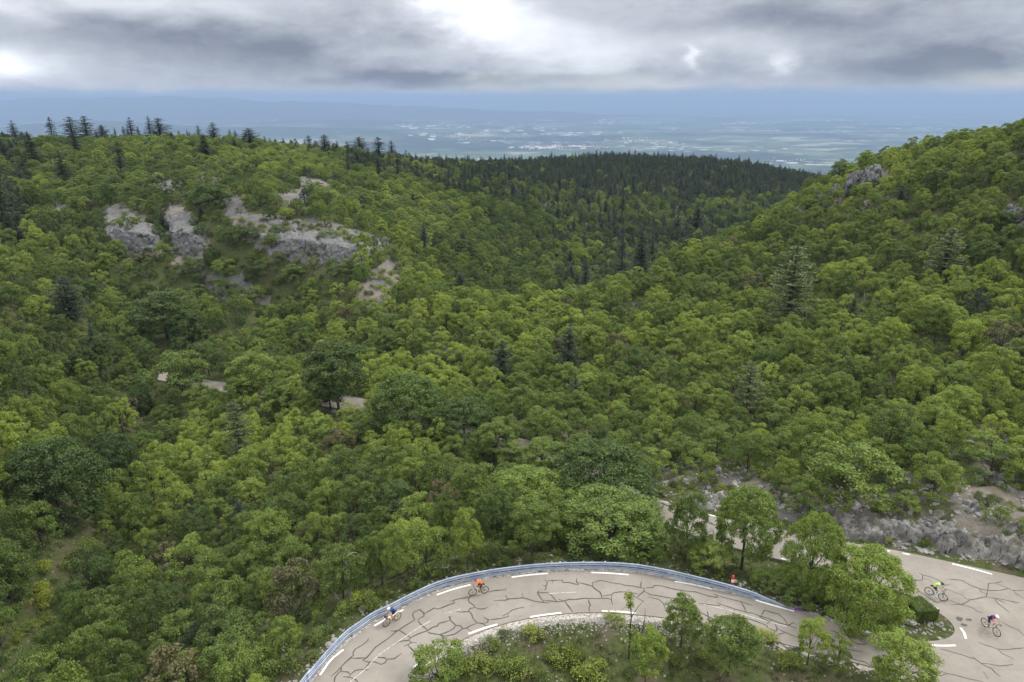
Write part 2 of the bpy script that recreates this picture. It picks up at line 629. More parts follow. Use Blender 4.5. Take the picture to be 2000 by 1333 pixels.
def tps(x, y):
    x = np.asarray(x, float)
    y = np.asarray(y, float)
    sh = x.shape
    q = qmap(x.ravel(), y.ravel())
    r = np.empty(len(q))
    for i in range(0, len(q), 20000):
        qq = q[i:i + 20000]
        k = tpsk(((qq[:, None] - Q[None]) ** 2).sum(-1))
        r[i:i + 20000] = k @ sol[:n_c] + sol[n_c] + qq @ sol[n_c + 1:]
    return r.reshape(sh)


PLAIN = -620.0
FARHILLS = [(-9500, 22000, 6500, 3200, 500), (-19500, 24000, 7500, 4200, 440), (-1500, 23500, 6500, 2600, 200),
            (-2100, 11500, 900, 500, 130), (-3300, 12800, 2200, 700, 110), (-5200, 11000, 2200, 900, 150), (-7500, 12500, 2600, 1500, 230),
            (500, 13500, 2600, 500, 70), (3000, 12200, 1800, 400, 60), (-500, 10800, 900, 350, 50), (-12000, 60000, 22000, 6000, 380), (-30000, 45000, 9000, 5000, 600),
            (6500, 16500, 3500, 700, 60), (-4200, 16500, 3000, 900, 160)]


def far(x, y):
    r = np.sqrt(x * x + y * y)
    z = PLAIN + 14 * fbm(x / 1900, y / 1200, None, 4, 91)
    for a, b, sx, sy, h in FARHILLS:
        d = ((x - a) / sx) ** 2 + ((y - b) / sy) ** 2
        z = z + h * np.exp(-d) * (1 + 0.18 * fbm(x / 1500, y / 1100, None, 4, 5))
    return z


def ground(x, y, detail=True):
    """ground height; x, y arrays"""
    x = np.asarray(x, float)
    y = np.asarray(y, float)
    r = np.sqrt(x * x + y * y)
    t = tps(x, np.minimum(y, 1500))
    dip = -190 - (r - 1100) * 0.155
    t = np.where(r > 1000, t + (np.maximum(dip, PLAIN) - t) * sstep(1000, 1300, r), t)
    fz = far(x, y)
    z = t + (fz - t) * sstep(2600, 4200, r)
    if detail:
        z = z + fbm(x / 9, y / 9, None, 4, 3) * 0.45 * sstep(20, 70, r) * (1 - sstep(900, 1500, r))
        z = z + fbm(x / 40, y / 40, None, 3, 13) * 1.1 * sstep(60, 160, r)
        z = z + fbm(x / 260, y / 260, None, 3, 23) * 14 * sstep(900, 1800, r) * (1 - sstep(3800, 5200, r))
    z = np.where(z > 60, 60 + (z - 60) * .3, z)
    z = np.minimum(z, 95)
    # follow the road
    flat_x, flat_y, flat_z = x.ravel(), y.ravel(), z.ravel().copy()
    near = np.nonzero((flat_x > -95) & (flat_x < 60) & (flat_y > 8) & (flat_y < 150))[0]
    for i in near:
        co, idx, d = kdr.find((flat_x[i], flat_y[i], 0))
        if d < 5.0:
            zr = road_pts[idx][2]
            zr -= 0.07 if zr > -.01 else 0.28
            wgt = min(1, max(0, (d - 1.0) / 4.2))
            wgt = wgt * wgt * (3 - 2 * wgt)
            flat_z[i] = zr + (flat_z[i] - zr) * wgt
    return flat_z.reshape(z.shape)


def axis(lo, hi, s0, flat_lo, flat_hi, g):
    out = list(np.arange(flat_lo, flat_hi, s0))
    s, p = s0, flat_hi
    while p < hi:
        out.append(p)
        s *= g
        p += s
    out.append(hi)
    s, p = s0, flat_lo
    neg = []
    while p - s > lo:
        s *= g
        p -= s
        neg.append(p)
    return np.array(sorted(set(neg + [lo] + out)))


AX = axis(-70000, 70000, 0.7, -62, 62, 1.016)
AY = axis(-400, 90000, 0.65, 12, 92, 1.011)
GX, GY = np.meshgrid(AX, AY)
GZ = ground(GX, GY)
print('terrain', GX.shape)


def hgt(x, y):
    """bilinear height from the finished grid"""
    x = np.atleast_1d(np.asarray(x, float))
    y = np.atleast_1d(np.asarray(y, float))
    i = np.clip(np.searchsorted(AX, x) - 1, 0, len(AX) - 2)
    j = np.clip(np.searchsorted(AY, y) - 1, 0, len(AY) - 2)
    fx = np.clip((x - AX[i]) / (AX[i + 1] - AX[i]), 0, 1)
    fy = np.clip((y - AY[j]) / (AY[j + 1] - AY[j]), 0, 1)
    return GZ[j, i] * (1 - fx) * (1 - fy) + GZ[j, i + 1] * fx * (1 - fy) + GZ[j + 1, i] * (1 - fx) * fy + GZ[j + 1, i + 1] * fx * fy


def hit(u, v, dmin=25, dmax=1200):
    """where the ray through pixel (u, v) meets the ground"""
    D = dmin * (dmax / dmin) ** np.linspace(0, 1, 900)
    a = PD(u, v, 1.0)
    dx, dz = a.x, a.z - H
    z = hgt(dx * D, D)
    below = np.nonzero(H + dz * D <= z)[0]
    if len(below) == 0:
        k = len(D) - 1
        return Vector((dx * D[k], D[k], float(z[k])))
    k = below[0]
    if k > 0:
        a0 = (H + dz * D[k - 1]) - z[k - 1]
        a1 = (H + dz * D[k]) - z[k]
        d = D[k - 1] + (D[k] - D[k - 1]) * a0 / (a0 - a1)
    else:
        d = D[0]
    return Vector((dx * d, d, float(hgt(dx * d, d)[0])))


# bare rock and scree, as outlines seen from the air, with the range of distance they lie in
SCREE = [
    ([(195, 408), (240, 400), (285, 428), (312, 455), (310, 500), (250, 500), (205, 470)], 150, 215, 1),
    ([(318, 405), (350, 400), (385, 435), (410, 470), (405, 505), (350, 500), (322, 440)], 150, 215, 1),
    ([(425, 370), (460, 375), (478, 415), (450, 425)], 150, 230, 1),
    ([(440, 414), (520, 418), (560, 430), (620, 426), (700, 450), (765, 468), (775, 488), (720, 500), (600, 500), (500, 480), (470, 445)], 140, 215, 1),
    ([(528, 360), (592, 372), (612, 398), (540, 388)], 170, 250, 1), ([(578, 345), (632, 352), (652, 372), (590, 366)], 170, 260, 1),
    ([(383, 328), (432, 343), (426, 366), (380, 345)], 180, 260, 1), ([(328, 348), (367, 350), (362, 380), (300, 367)], 180, 260, 1),
    ([(105, 396), (142, 398), (140, 427), (110, 424)], 150, 230, 1), ([(635, 372), (680, 380), (676, 400), (640, 392)], 160, 260, .9),
    ([(388, 545), (460, 535), (490, 555), (540, 592), (525, 605), (480, 578), (440, 585), (405, 565)], 120, 180, .8),
    ([(335, 498), (405, 528), (395, 548), (348, 522)], 120, 190, .7), ([(690, 560), (765, 500), (785, 530), (740, 595), (700, 600)], 120, 190, .8),
    ([(1085, 428), (1190, 440), (1195, 452), (1100, 440)], 200, 330, .62), ([(1050, 394), (1105, 400), (1100, 410), (1060, 408)], 220, 380, 1), ([(985, 360), (1030, 364), (1025, 374), (990, 372)], 250, 400, 1),
    ([(1212, 583), (1242, 588), (1242, 614), (1212, 614)], 100, 170, 1), ([(830, 664), (925, 678), (918, 702), (830, 690)], 95, 150, 1),
    ([(1360, 600), (1395, 605), (1392, 632), (1362, 628)], 90, 160, .7),
    ([(1265, 900), (1450, 895), (1560, 940), (1700, 955), (1850, 890), (1880, 830), (1960, 825), (1965, 900), (1900, 950), (2100, 960), (2100, 1125), (1850, 1090), (1740, 1066), (1650, 1050), (1480, 1015), (1370, 993), (1268, 960)], 45, 85, .68),
    ([(1930, 640), (2100, 655), (2100, 700), (1940, 680)], 75, 120, .7), ([(1968, 405), (2100, 400), (2100, 460), (1980, 455)], 100, 170, .9),
    ([(960, 780), (1040, 795), (1170, 835), (1150, 880), (1060, 835), (960, 810)], 78, 115, .8), ([(1180, 850), (1270, 870), (1280, 910), (1190, 880)], 70, 100, .6),
    ([(1640, 330), (1750, 330), (1740, 400), (1580, 410)], 150, 230, .8), ([(1500, 395), (1560, 380), (1580, 420), (1500, 430)], 150, 230, .5),
    ([(520, 1240), (560, 1245), (555, 1275), (525, 1270)], 36, 50, .9), ([(640, 1160), (690, 1165), (700, 1190), (650, 1190)], 40, 55, .6),
    ([(860, 1050), (960, 1055), (1000, 1075), (900, 1085)], 45, 60, .6), ([(750, 520), (790, 500), (800, 540), (770, 560)], 130, 190, .7),
]


def scree_at(x, y, z):
    u, v, dep = proj(x, y, z)
    r = np.zeros_like(u)
    n = fbm(x / 2.2, y / 2.2, None, 3, 77)
    n2 = fbm(x / 1.7 + 50, y / 1.7, None, 3, 78)
    for poly, d0, d1, s in SCREE:
        cand = (y > d0) & (y < d1)
        if not cand.any(): continue
        uu, vv = u[cand] + n[cand] * 7, v[cand] + n2[cand] * 4
        r[cand] = np.maximum(r[cand], inpoly(uu, vv, poly) * s)
    return r


# ---- ground sheet
nj, ni = GX.shape
rockA = scree_at(GX.ravel(), GY.ravel(), GZ.ravel())
V = np.stack([GX.ravel(), GY.ravel(), GZ.ravel()], -1)
rd = rockA * sstep(0, 30, V[:, 1]) * (V[:, 1] < 110)
nearm = rd > 0
bx, by = V[nearm, 0], V[nearm, 1]
f1, f2, cid = worley(bx / 1.5, by / 1.5, np.zeros_like(bx), 4)
V[nearm, 2] += rd[nearm] * (0.55 * cid - 0.15 + 0.5 * np.minimum(f2 - f1, .4)) * (np.array([kdr.find((a, b, 0))[2] for a, b in zip(bx, by)]) > 1.5)
idx = np.arange(nj * ni).reshape(nj, ni)
F = np.stack([idx[:-1, :-1].ravel(), idx[:-1, 1:].ravel(), idx[1:, 1:].ravel(), idx[1:, :-1].ravel()], -1)
gm = mesh_np('ground', V, F, True)
at = gm.attributes.new('rock', 'FLOAT', 'POINT')
at.data.foreach_set('value', rockA.astype(np.float32))
# white chippings on the verges
verge = np.zeros(nj * ni, np.float32)
cand = np.nonzero((V[:, 0] > -30) & (V[:, 0] < 60) & (V[:, 1] > 10) & (V[:, 1] < 60))[0]
kdv = KDTree(len(inner_s) * 4 + len(outer_s) * 4)
vi = 0
for L, wd in ((inner_s, 1), (outer_s, .55)):
    for i in range(len(L) - 1):
        for k in range(4):
            q = L[i].lerp(L[i + 1], k / 4)
            kdv.insert((q.x, q.y, wd), vi)
            vi += 1
kdv.balance()
for i in cand:
    co, ii, d = kdv.find((V[i, 0], V[i, 1], .8))
    wd = co.z
    d = math.hypot(V[i, 0] - co.x, V[i, 1] - co.y)
    verge[i] = max(0, 1 - d / ((1.45 if V[i, 0] < 11 else .5) if wd == 1 else 1.1)) * (1.0 if wd == 1 else (0.62 if V[i, 0] < 27 else .35))
at = gm.attributes.new('verge', 'FLOAT', 'POINT')
at.data.foreach_set('value', verge)


def ground_f(g):
    geo = g.n('ShaderNodeNewGeometry')
    pos = geo.outputs['Position']
    ra = g.n('ShaderNodeAttribute'); ra.attribute_name = 'rock'
    va = g.n('ShaderNodeAttribute'); va.attribute_name = 'verge'
    px, py, pz = g.sep(pos)
    # soil and grass
    n1 = g.noise(pos, 0.35, 6, 0.6)
    n2 = g.noise(pos, 2.2, 5, 0.65)
    n3 = g.noise(pos, 9.0, 3, 0.6)
    grass = g.mix(g.ramp(n2, 0.3, 0.7), (0.036, 0.046, 0.016), (0.072, 0.085, 0.028))
    soil = g.mix(n3, (0.052, 0.042, 0.028), (0.125, 0.100, 0.070))
    c = g.mix(g.ramp(n1, 0.50, 0.66, 0, .75), grass, soil)
    # scattered white stones
    st = g.voro(pos, 3.2, 'F1')
    sc = g.voro(pos, 3.2, 'F1', 'Color')
    sr = g.sep(sc)[0]
    stone_here = g.m('MULTIPLY', g.ramp(st, 0.30, 0.22), g.m('GREATER_THAN', sr, 0.88))
    c = g.mix(g.m('MULTIPLY', stone_here, .7), c, (0.27, 0.26, 0.24))
    # limestone scree
    v1 = g.voro(pos, 2.6, 'F1', 'Color')
    v1d = g.voro(pos, 2.6, 'DISTANCE_TO_EDGE')
    v2 = g.voro(pos, 7.5, 'F1', 'Color')
    rk = g.mix(g.sep(v1)[0], (0.075, 0.074, 0.072), (0.150, 0.148, 0.145))
    rk = g.mix(0.45, rk, g.mix(g.sep(v2)[1], (0.065, 0.063, 0.061), (0.185, 0.182, 0.178)))
    rk = g.mix(g.ramp(v1d, 0.05, 0.0, 0, .7), rk, (0.07, 0.065, 0.055))
    warm = g.ramp(g.noise(pos, 0.12, 3), 0.45, 0.65)
    rk = g.mix(g.m('MULTIPLY', warm, 0.35), rk, (0.30, 0.23, 0.16))
    rk = g.mix(g.ramp(py, 110.0, 80.0, 0, .35), rk, (0.125, 0.105, 0.082))
    nearm = g.ramp(py, 85.0, 110.0, 0.42, 0.72)
    thr = g.m('ADD', ra.outputs['Fac'], g.m('MULTIPLY', g.m('SUBTRACT', n1, 0.5), 0.9))
    rm = g.ramp(thr, g.m('SUBTRACT', 1.0, nearm), g.m('ADD', g.m('SUBTRACT', 1.0, nearm), 0.12))
    c = g.mix(rm, c, rk)
    # chippings
    v3 = g.voro(pos, 9.0, 'F1', 'Color')
    ch = g.mix(g.sep(v3)[0], (0.18, 0.155, 0.13), (0.44, 0.41, 0.365))
    vm = g.ramp(g.m('ADD', va.outputs['Fac'], g.m('MULTIPLY', g.m('SUBTRACT', n2, 0.5), 0.7)), 0.28, 0.42)
    c = g.mix(vm, c, ch)
    # the plain: fields, woods, built-up land
    fp = g.vm('MULTIPLY', pos, (1 / 420.0, 1 / 300.0, 0.0))
    fv = g.voro(fp, 1.0, 'F1', 'Color')
    fr, fg, fb = g.sep(fv)
    wood = g.noise(g.vm('MULTIPLY', pos, (1 / 2600.0, 1 / 1500.0, 0)), 1.0, 6, 0.62)
    fld = g.mix(fr, (0.040, 0.068, 0.028), (0.120, 0.160, 0.075))
    fld = g.mix(g.ramp(fg, 0.84, 0.90), fld, (0.26, 0.25, 0.17))
    fld = g.mix(g.ramp(wood, 0.44, 0.56), fld, (0.022, 0.036, 0.016))
    sp_ = g.voro(g.vm('MULTIPLY', pos, (1 / 95.0, 1 / 90.0, 0.0)), 1.0, 'F1', 'Color')
    town = g.noise(g.vm('MULTIPLY', pos, (1 / 3000.0, 1 / 1700.0, 0)), 1.0, 3, 0.5)
    spk = g.m('MULTIPLY', g.m('GREATER_THAN', g.sep(sp_)[2], 0.90), g.ramp(town, 0.52, 0.60))
    fld = g.mix(spk, fld, (0.60, 0.56, 0.50))
    hill = g.ramp(pz, -560.0, -500.0)
    fld = g.mix(hill, fld, g.mix(wood, (0.020, 0.034, 0.016), (0.040, 0.060, 0.024)))
    farm = g.ramp(py, 2500.0, 4500.0)
    c = g.mix(farm, c, fld)
    hb = g.m('ADD', g.m('MULTIPLY', n3, 0.5), g.m('MULTIPLY', g.sep(v1)[0], g.m('MULTIPLY', rm, 1.6)))
    return pbsdf(g, c, 0.95, 0.1, bump=hb, bstr=0.7, bdist=0.12)


M['ground'] = mat('ground', ground_f)
go = link('ground', gm, M['ground'])
tag(go, kind='structure')


# ------------------------------------------------------------------ road
def asphalt_f(g):
    geo = g.n('ShaderNodeNewGeometry')
    pos = geo.outputs['Position']
    n1 = g.noise(pos, 0.25, 4, 0.6)
    n2 = g.noise(pos, 1.6, 5, 0.65, 0.4)
    n3 = g.noise(pos, 22.0, 3, 0.7)
    c = g.mix(g.ramp(n1, 0.35, 0.65), (0.190, 0.168, 0.140), (0.243, 0.219, 0.185))
    c = g.mix(g.ramp(n2, 0.48, 0.8, 0, .6), c, (0.158, 0.134, 0.106))
    n4 = g.noise(g.vm('MULTIPLY', pos, (.12, .6, 0)), 1.0, 5, 0.7)
    c = g.mix(g.ramp(n4, 0.52, 0.72, 0, .4), c, (0.145, 0.13, 0.11))
    c = g.mix(g.ramp(n3, 0.35, 0.75, 0, .5), c, (0.31, 0.285, 0.245))
    ox = g.voro(g.vm('MULTIPLY', pos, (1, 1, 0)), 0.5, 'DISTANCE_TO_EDGE')
    hair = g.m('MULTIPLY', g.ramp(ox, 0.012, 0.0), g.ramp(n1, 0.5, 0.6, 0, .22))
    c = g.mix(hair, c, (0.08, 0.075, 0.07))
    return pbsdf(g, c, 0.85, 0.25, bump=n3, bstr=0.4, bdist=0.01)


M['asphalt'] = mat('asphalt', asphalt_f)


def tar_f(g):
    geo = g.n('ShaderNodeNewGeometry')
    n = g.noise(geo.outputs['Position'], 5.0, 4, 0.6)
    return pbsdf(g, g.mix(g.ramp(n, .3, .7), (0.038, 0.036, 0.034), (0.080, 0.074, 0.068)), 0.6, 0.35)


M['tar'] = mat('tar', tar_f)


def paint_f(g):
    geo = g.n('ShaderNodeNewGeometry')
    n = g.noise(geo.outputs['Position'], 6.0, 5, 0.7)
    return pbsdf(g, g.mix(g.ramp(n, .52, .75), (0.66, 0.65, 0.62), (0.34, 0.32, 0.29)), 0.6, 0.3)


M['paint'] = mat('road_paint', paint_f)


def paintworn_f(g):
    geo = g.n('ShaderNodeNewGeometry')
    n = g.noise(geo.outputs['Position'], 3.0, 6, 0.75)
    return pbsdf(g, g.mix(g.ramp(n, .45, .60), (0.46, 0.44, 0.40), (0.25, 0.23, 0.20)), 0.7, 0.3)


M['paintworn'] = mat('worn_road_paint', paintworn_f)

from mathutils.geometry import tessellate_polygon
rb = MB()
tris = tessellate_polygon([near_poly])
rb.add(near_poly, [(a, b, c) if (near_poly[b] - near_poly[a]).cross(near_poly[c] - near_poly[a]).z > 0 else (a, c, b) for a, b, c in tris])
for i in range(len(upU) - 1):
    rb.add([upU[i], upL[i], upL[i + 1], upU[i + 1]], [(0, 3, 2, 1) if (upL[i] - upU[i]).cross(upU[i + 1] - upU[i]).z < 0 else (0, 1, 2, 3)])
for L in (outer_s, inner_s, upU, upL):      # edge thickness
    for i in range(len(L) - 1):
        a, b = L[i], L[i + 1]
        d = Vector((0, 0, -0.25))
        rb.add([a, b, b + d, a + d], [(0, 1, 2, 3)])
road = rb.build('road', M['asphalt'])
tag(road, kind='structure')


def up_z(p):
    """height of the carriageway under a point"""
    c, i, d = kdr.find((p[0], p[1], 0))
    return road_pts[i][2]


def road_at(u, v):
    """point of the carriageway seen at pixel (u, v)"""
    z = 0.0
    if v < 1215 - (0 if u > 1880 else 0):
        for it in range(6):
            p = PZ(u, v, z)
            z = up_z(p)
    p = PZ(u, v, z)
    return Vector((p.x, p.y, z))


def ribbon(mb, pts, width, z, taper=True):
    n = len(pts)
    L, R = [], []
    for i in range(n):
        d = (pts[min(i + 1, n - 1)] - pts[max(i - 1, 0)])
        d.z = 0
        if d.length < 1e-6: d = Vector((1, 0, 0))
        d.normalize()
        s = Vector((-d.y, d.x, 0))
        wd = width
        if taper:
            wd = width * (0.75 + 0.5 * random.random())
            if i in (0, n - 1): wd *= 0.5
        L.append(pts[i] + s * wd / 2 + Vector((0, 0, z)))
        R.append(pts[i] - s * wd / 2 + Vector((0, 0, z)))
    base = len(mb.V)
    mb.add(L + R, [(n + i, n + i + 1, i + 1, i) for i in range(n - 1)])


def Zm(u0, v0, s):
    return lambda l: [(u0 + x / s, v0 + y / s) for x, y in l]


Z3, Z4, Z5, Z6, Z7 = Zm(580, 1090, 5), Zm(900, 1090, 5), Zm(1250, 1090, 5), Zm(1600, 1090, 5), Zm(1250, 850, 2 / .75)
CR = [(Z3, [
    [(1700, 375), (1675, 400), (1680, 430), (1730, 465), (1740, 485), (1690, 495), (1675, 520), (1705, 545), (1715, 580), (1760, 635), (1810, 640), (1860, 670)],
    [(1740, 485), (1780, 500), (1830, 497), (1865, 480)], [(1690, 525), (1640, 525), (1600, 530), (1560, 525)],
    [(1760, 635), (1700, 660), (1655, 685), (1620, 690), (1540, 745), (1450, 765), (1400, 750)], [(1655, 685), (1720, 725)],
    [(1620, 690), (1600, 665), (1550, 658), (1500, 610), (1490, 580), (1480, 570)], [(1490, 590), (1510, 565)],
    [(1550, 658), (1530, 690), (1450, 730), (1390, 750), (1300, 735), (1275, 720)], [(1390, 750), (1430, 770), (1470, 810)], [(1430, 770), (1430, 820), (1475, 850)],
    [(1490, 610), (1440, 625), (1390, 640), (1370, 665), (1320, 680), (1275, 710), (1190, 740), (1110, 780), (1090, 805), (990, 820)],
    [(1110, 780), (1050, 740), (1000, 705), (960, 715), (910, 712)], [(1275, 710), (1260, 690), (1200, 640), (1180, 600)],
    [(1090, 805), (1120, 825), (1080, 850), (1040, 862)], [(1080, 850), (1130, 900), (1160, 940)], [(1120, 825), (1170, 830)],
    [(1180, 600), (1240, 570), (1240, 540), (1200, 505), (1140, 530), (1130, 560), (1150, 605), (1130, 620), (1060, 660), (1000, 700), (950, 735), (900, 780), (830, 830), (770, 870), (720, 930), (680, 975), (640, 1000)],
    [(1240, 550), (1290, 520), (1340, 490), (1375, 500), (1420, 485), (1480, 460), (1540, 440), (1525, 415), (1580, 400), (1650, 390), (1700, 375)], [(1495, 420), (1530, 418)], [(1225, 575), (1180, 600)],
    [(700, 780), (690, 810), (640, 850), (570, 890), (545, 930), (555, 945), (520, 980), (440, 1055), (420, 1080), (390, 1110), (330, 1160)],
    [(520, 980), (600, 980), (680, 975)], [(640, 1000), (700, 1018), (760, 1015), (820, 1040), (860, 1025), (880, 990), (950, 985), (1025, 930)], [(880, 990), (850, 975), (780, 970)],
    [(430, 1060), (435, 1100), (400, 1130), (370, 1170), (365, 1215)], [(435, 1110), (500, 1115), (520, 1140), (570, 1100), (620, 1090), (700, 1095)], [(520, 1140), (515, 1165), (450, 1160)],
    [(515, 1165), (570, 1185), (600, 1215)], [(715, 1015), (690, 1050), (660, 1085)], [(1960, 310), (1900, 325), (1865, 335)]]),
    (Z4, [
        [(440, 290), (430, 325)], [(265, 335), (330, 320), (430, 310)], [(320, 420), (430, 415), (470, 400), (600, 390), (650, 400), (720, 425), (800, 435), (865, 440)],
        [(435, 365), (460, 400)], [(600, 345), (610, 385)], [(815, 440), (780, 390), (750, 345), (760, 320)], [(750, 340), (800, 340), (850, 340), (890, 370), (940, 430)],
        [(800, 415), (870, 420), (940, 430), (1010, 420), (1060, 405), (1150, 402), (1250, 395), (1380, 395), (1440, 395), (1470, 410), (1480, 460)], [(1010, 420), (950, 402)],
        [(1010, 420), (1050, 470), (1095, 527)], [(1250, 395), (1250, 430), (1265, 460), (1250, 490), (1260, 525)], [(820, 210), (845, 240), (840, 270), (795, 272)], [(820, 270), (835, 290), (820, 318)],
        [(845, 225), (900, 220), (1005, 217)], [(905, 225), (890, 242)], [(980, 220), (1000, 240), (1060, 240), (1110, 255), (1150, 260), (1130, 235), (1130, 200)],
        [(1140, 240), (1190, 250), (1280, 275), (1320, 310), (1360, 335), (1380, 395)], [(1285, 235), (1290, 280)],
        [(1285, 240), (1320, 235), (1345, 222), (1400, 225), (1480, 245), (1560, 255), (1610, 270), (1680, 275), (1755, 290), (1785, 295)],
        [(1765, 230), (1757, 260), (1757, 290)], [(1785, 295), (1790, 325), (1720, 385)],
        [(1385, 375), (1430, 365), (1475, 360), (1490, 340), (1560, 332), (1650, 338), (1740, 352)], [(1475, 360), (1470, 410)], [(1680, 368), (1730, 395), (1790, 430)],
        [(225, 580), (270, 605), (260, 630), (215, 640)], [(270, 605), (330, 600), (400, 590), (470, 570), (455, 545), (400, 570)], [(455, 545), (500, 510), (560, 492), (620, 482)]]),
    (Z5, [
        [(35, 297), (120, 290), (145, 268), (200, 272), (270, 290), (330, 305), (400, 318), (480, 328), (540, 332), (600, 350), (680, 375), (740, 385), (770, 388)],
        [(740, 385), (755, 365), (715, 352)], [(755, 365), (830, 390), (900, 408), (980, 425), (1100, 465)], [(980, 425), (1010, 470), (1035, 525)],
        [(570, 447), (640, 452), (700, 460), (780, 465), (780, 445), (740, 438)], [(780, 450), (860, 478), (930, 500), (1000, 520), (1060, 537), (1100, 540), (1170, 568), (1250, 590), (1290, 605), (1360, 635), (1450, 658), (1530, 690)],
        [(1160, 570), (1210, 600), (1270, 620), (1240, 645)], [(1270, 620), (1290, 600)], [(1180, 565), (1215, 510), (1280, 530), (1350, 548), (1400, 590), (1430, 630), (1450, 658), (1500, 630)], [(1500, 640), (1530, 650)],
        [(925, 505), (905, 565), (870, 578)], [(905, 565), (950, 580), (1000, 590), (1060, 598), (1120, 615), (1200, 645), (1240, 665), (1250, 685), (1310, 710), (1330, 715), (1340, 690), (1310, 630)],
        [(1010, 555), (1005, 590), (990, 630)], [(1340, 690), (1400, 720), (1480, 755), (1570, 785)], [(1320, 712), (1300, 755), (1255, 762)], [(1410, 732), (1320, 760)],
        [(570, 495), (580, 525), (660, 570), (720, 600), (770, 622)], [(658, 522), (665, 570), (680, 605)], [(1290, 800), (1380, 830), (1430, 875), (1500, 880), (1530, 868), (1580, 885), (1640, 890)], [(1660, 925), (1750, 945), (1830, 950)],
        [(75, 378), (180, 405), (225, 440), (245, 490)], [(235, 455), (265, 435)], [(35, 320), (100, 360), (200, 375), (330, 395), (360, 430)], [(1855, 605), (1830, 632)], [(1860, 705), (1920, 730), (1990, 752)]]),
    (Z6, [
        [(110, 705), (180, 735), (280, 760), (330, 770), (400, 800), (450, 845), (370, 840), (310, 805), (280, 765)], [(240, 722), (280, 762)], [(425, 790), (480, 855)], [(240, 878), (330, 905), (430, 915)],
        [(230, 948), (290, 965), (350, 995), (440, 1015), (490, 1045), (580, 1075), (660, 1105), (720, 1130), (790, 1140)], [(540, 975), (600, 1010), (660, 1060), (720, 1095), (800, 1130)], [(730, 1130), (745, 1180), (755, 1215)],
        [(930, 1170), (1000, 1190), (1060, 1215)], [(250, 1010), (320, 1030)], [(1010, 1125), (1130, 1135), (1190, 1150), (1240, 1130)], [(1140, 1090), (1250, 1130), (1400, 1165), (1600, 1212)],
        [(970, 145), (1005, 165), (1080, 185), (1190, 230)], [(1005, 165), (1010, 195), (1000, 220), (900, 220), (850, 190), (800, 165)], [(1015, 197), (1060, 210), (1110, 245)],
        [(1255, 205), (1390, 218), (1470, 265), (1560, 300), (1640, 318), (1760, 318), (1860, 298)], [(1645, 315), (1650, 250), (1720, 245), (1785, 225)], [(1725, 248), (1800, 278), (1890, 318), (2000, 318)],
        [(1890, 318), (1930, 355), (2000, 395)], [(1640, 318), (1630, 380), (1540, 400), (1470, 410), (1390, 455), (1280, 450)], [(1560, 300), (1580, 330), (1630, 350)], [(1630, 380), (1700, 390), (1830, 415), (1960, 440)],
        [(1700, 390), (1820, 440)], [(1700, 390), (1750, 450), (1810, 495), (1860, 535)], [(1195, 285), (1260, 310), (1330, 340), (1390, 360), (1440, 400), (1500, 405)], [(1200, 272), (1275, 260)], [(1195, 285), (1205, 315)],
        [(930, 300), (1030, 360), (1080, 400), (1140, 430), (1105, 433)], [(1140, 440), (1200, 420), (1250, 405), (1310, 430), (1390, 455), (1410, 470)], [(1400, 455), (1500, 490), (1540, 520), (1600, 540)],
        [(1760, 615), (1850, 665), (1950, 710), (2000, 760)], [(1550, 825), (1740, 890), (1820, 895), (2000, 878)], [(1740, 890), (1790, 935), (1900, 988)],
        [(1185, 890), (1350, 935), (1520, 985), (1580, 1030), (1650, 1035), (1760, 1055), (1890, 1040)], [(1495, 960), (1580, 1030)], [(1580, 1035), (1680, 1080), (1770, 1160)], [(1600, 1110), (1650, 1180)]]),
    (Z7, [[(310, 485), (345, 510), (380, 495), (385, 515), (355, 535)], [(320, 455), (350, 450), (400, 470)], [(345, 490), (380, 490)], [(640, 550), (700, 555), (745, 545)], [(700, 520), (740, 545)], [(70, 345), (120, 355), (170, 380)], [(120, 355), (115, 385)]])]
tb = MB()
zlev = 0
for Zf, lst in CR:
    for l in lst:
        px = Zf(l)
        pts = [road_at(u, v) for u, v in px]
        # wobble between the traced corners
        fine = []
        for i in range(len(pts) - 1):
            seg = (pts[i + 1] - pts[i]).length
            k = max(1, int(seg / 0.35))
            for q in range(k):
                p = pts[i].lerp(pts[i + 1], q / k)
                if q: p += Vector((random.uniform(-.05, .05), random.uniform(-.05, .05), 0))
                fine.append(p)
        fine.append(pts[-1])
        zlev = (zlev + 1) % 7
        ribbon(tb, fine, 0.108 if Zf is not Z6 else 0.085, 0.004 + zlev * 0.0007)
for _ in range(3):
    pass
# loose patches by the hairpin
for (u, v, s) in ((1873, 1209, .5), (1893, 1211, .35), (1882, 1221, .35)):
    c = road_at(u, v)
    ring = [c + Vector((math.cos(a) * s * random.uniform(.4, 1), math.sin(a) * s * .6 * random.uniform(.4, 1), .01)) for a in np.linspace(0, 6.28, 9)[:-1]]
    tb.add(ring, [tuple(range(8))])
tar = tb.build('crack_sealing', M['tar'], road)

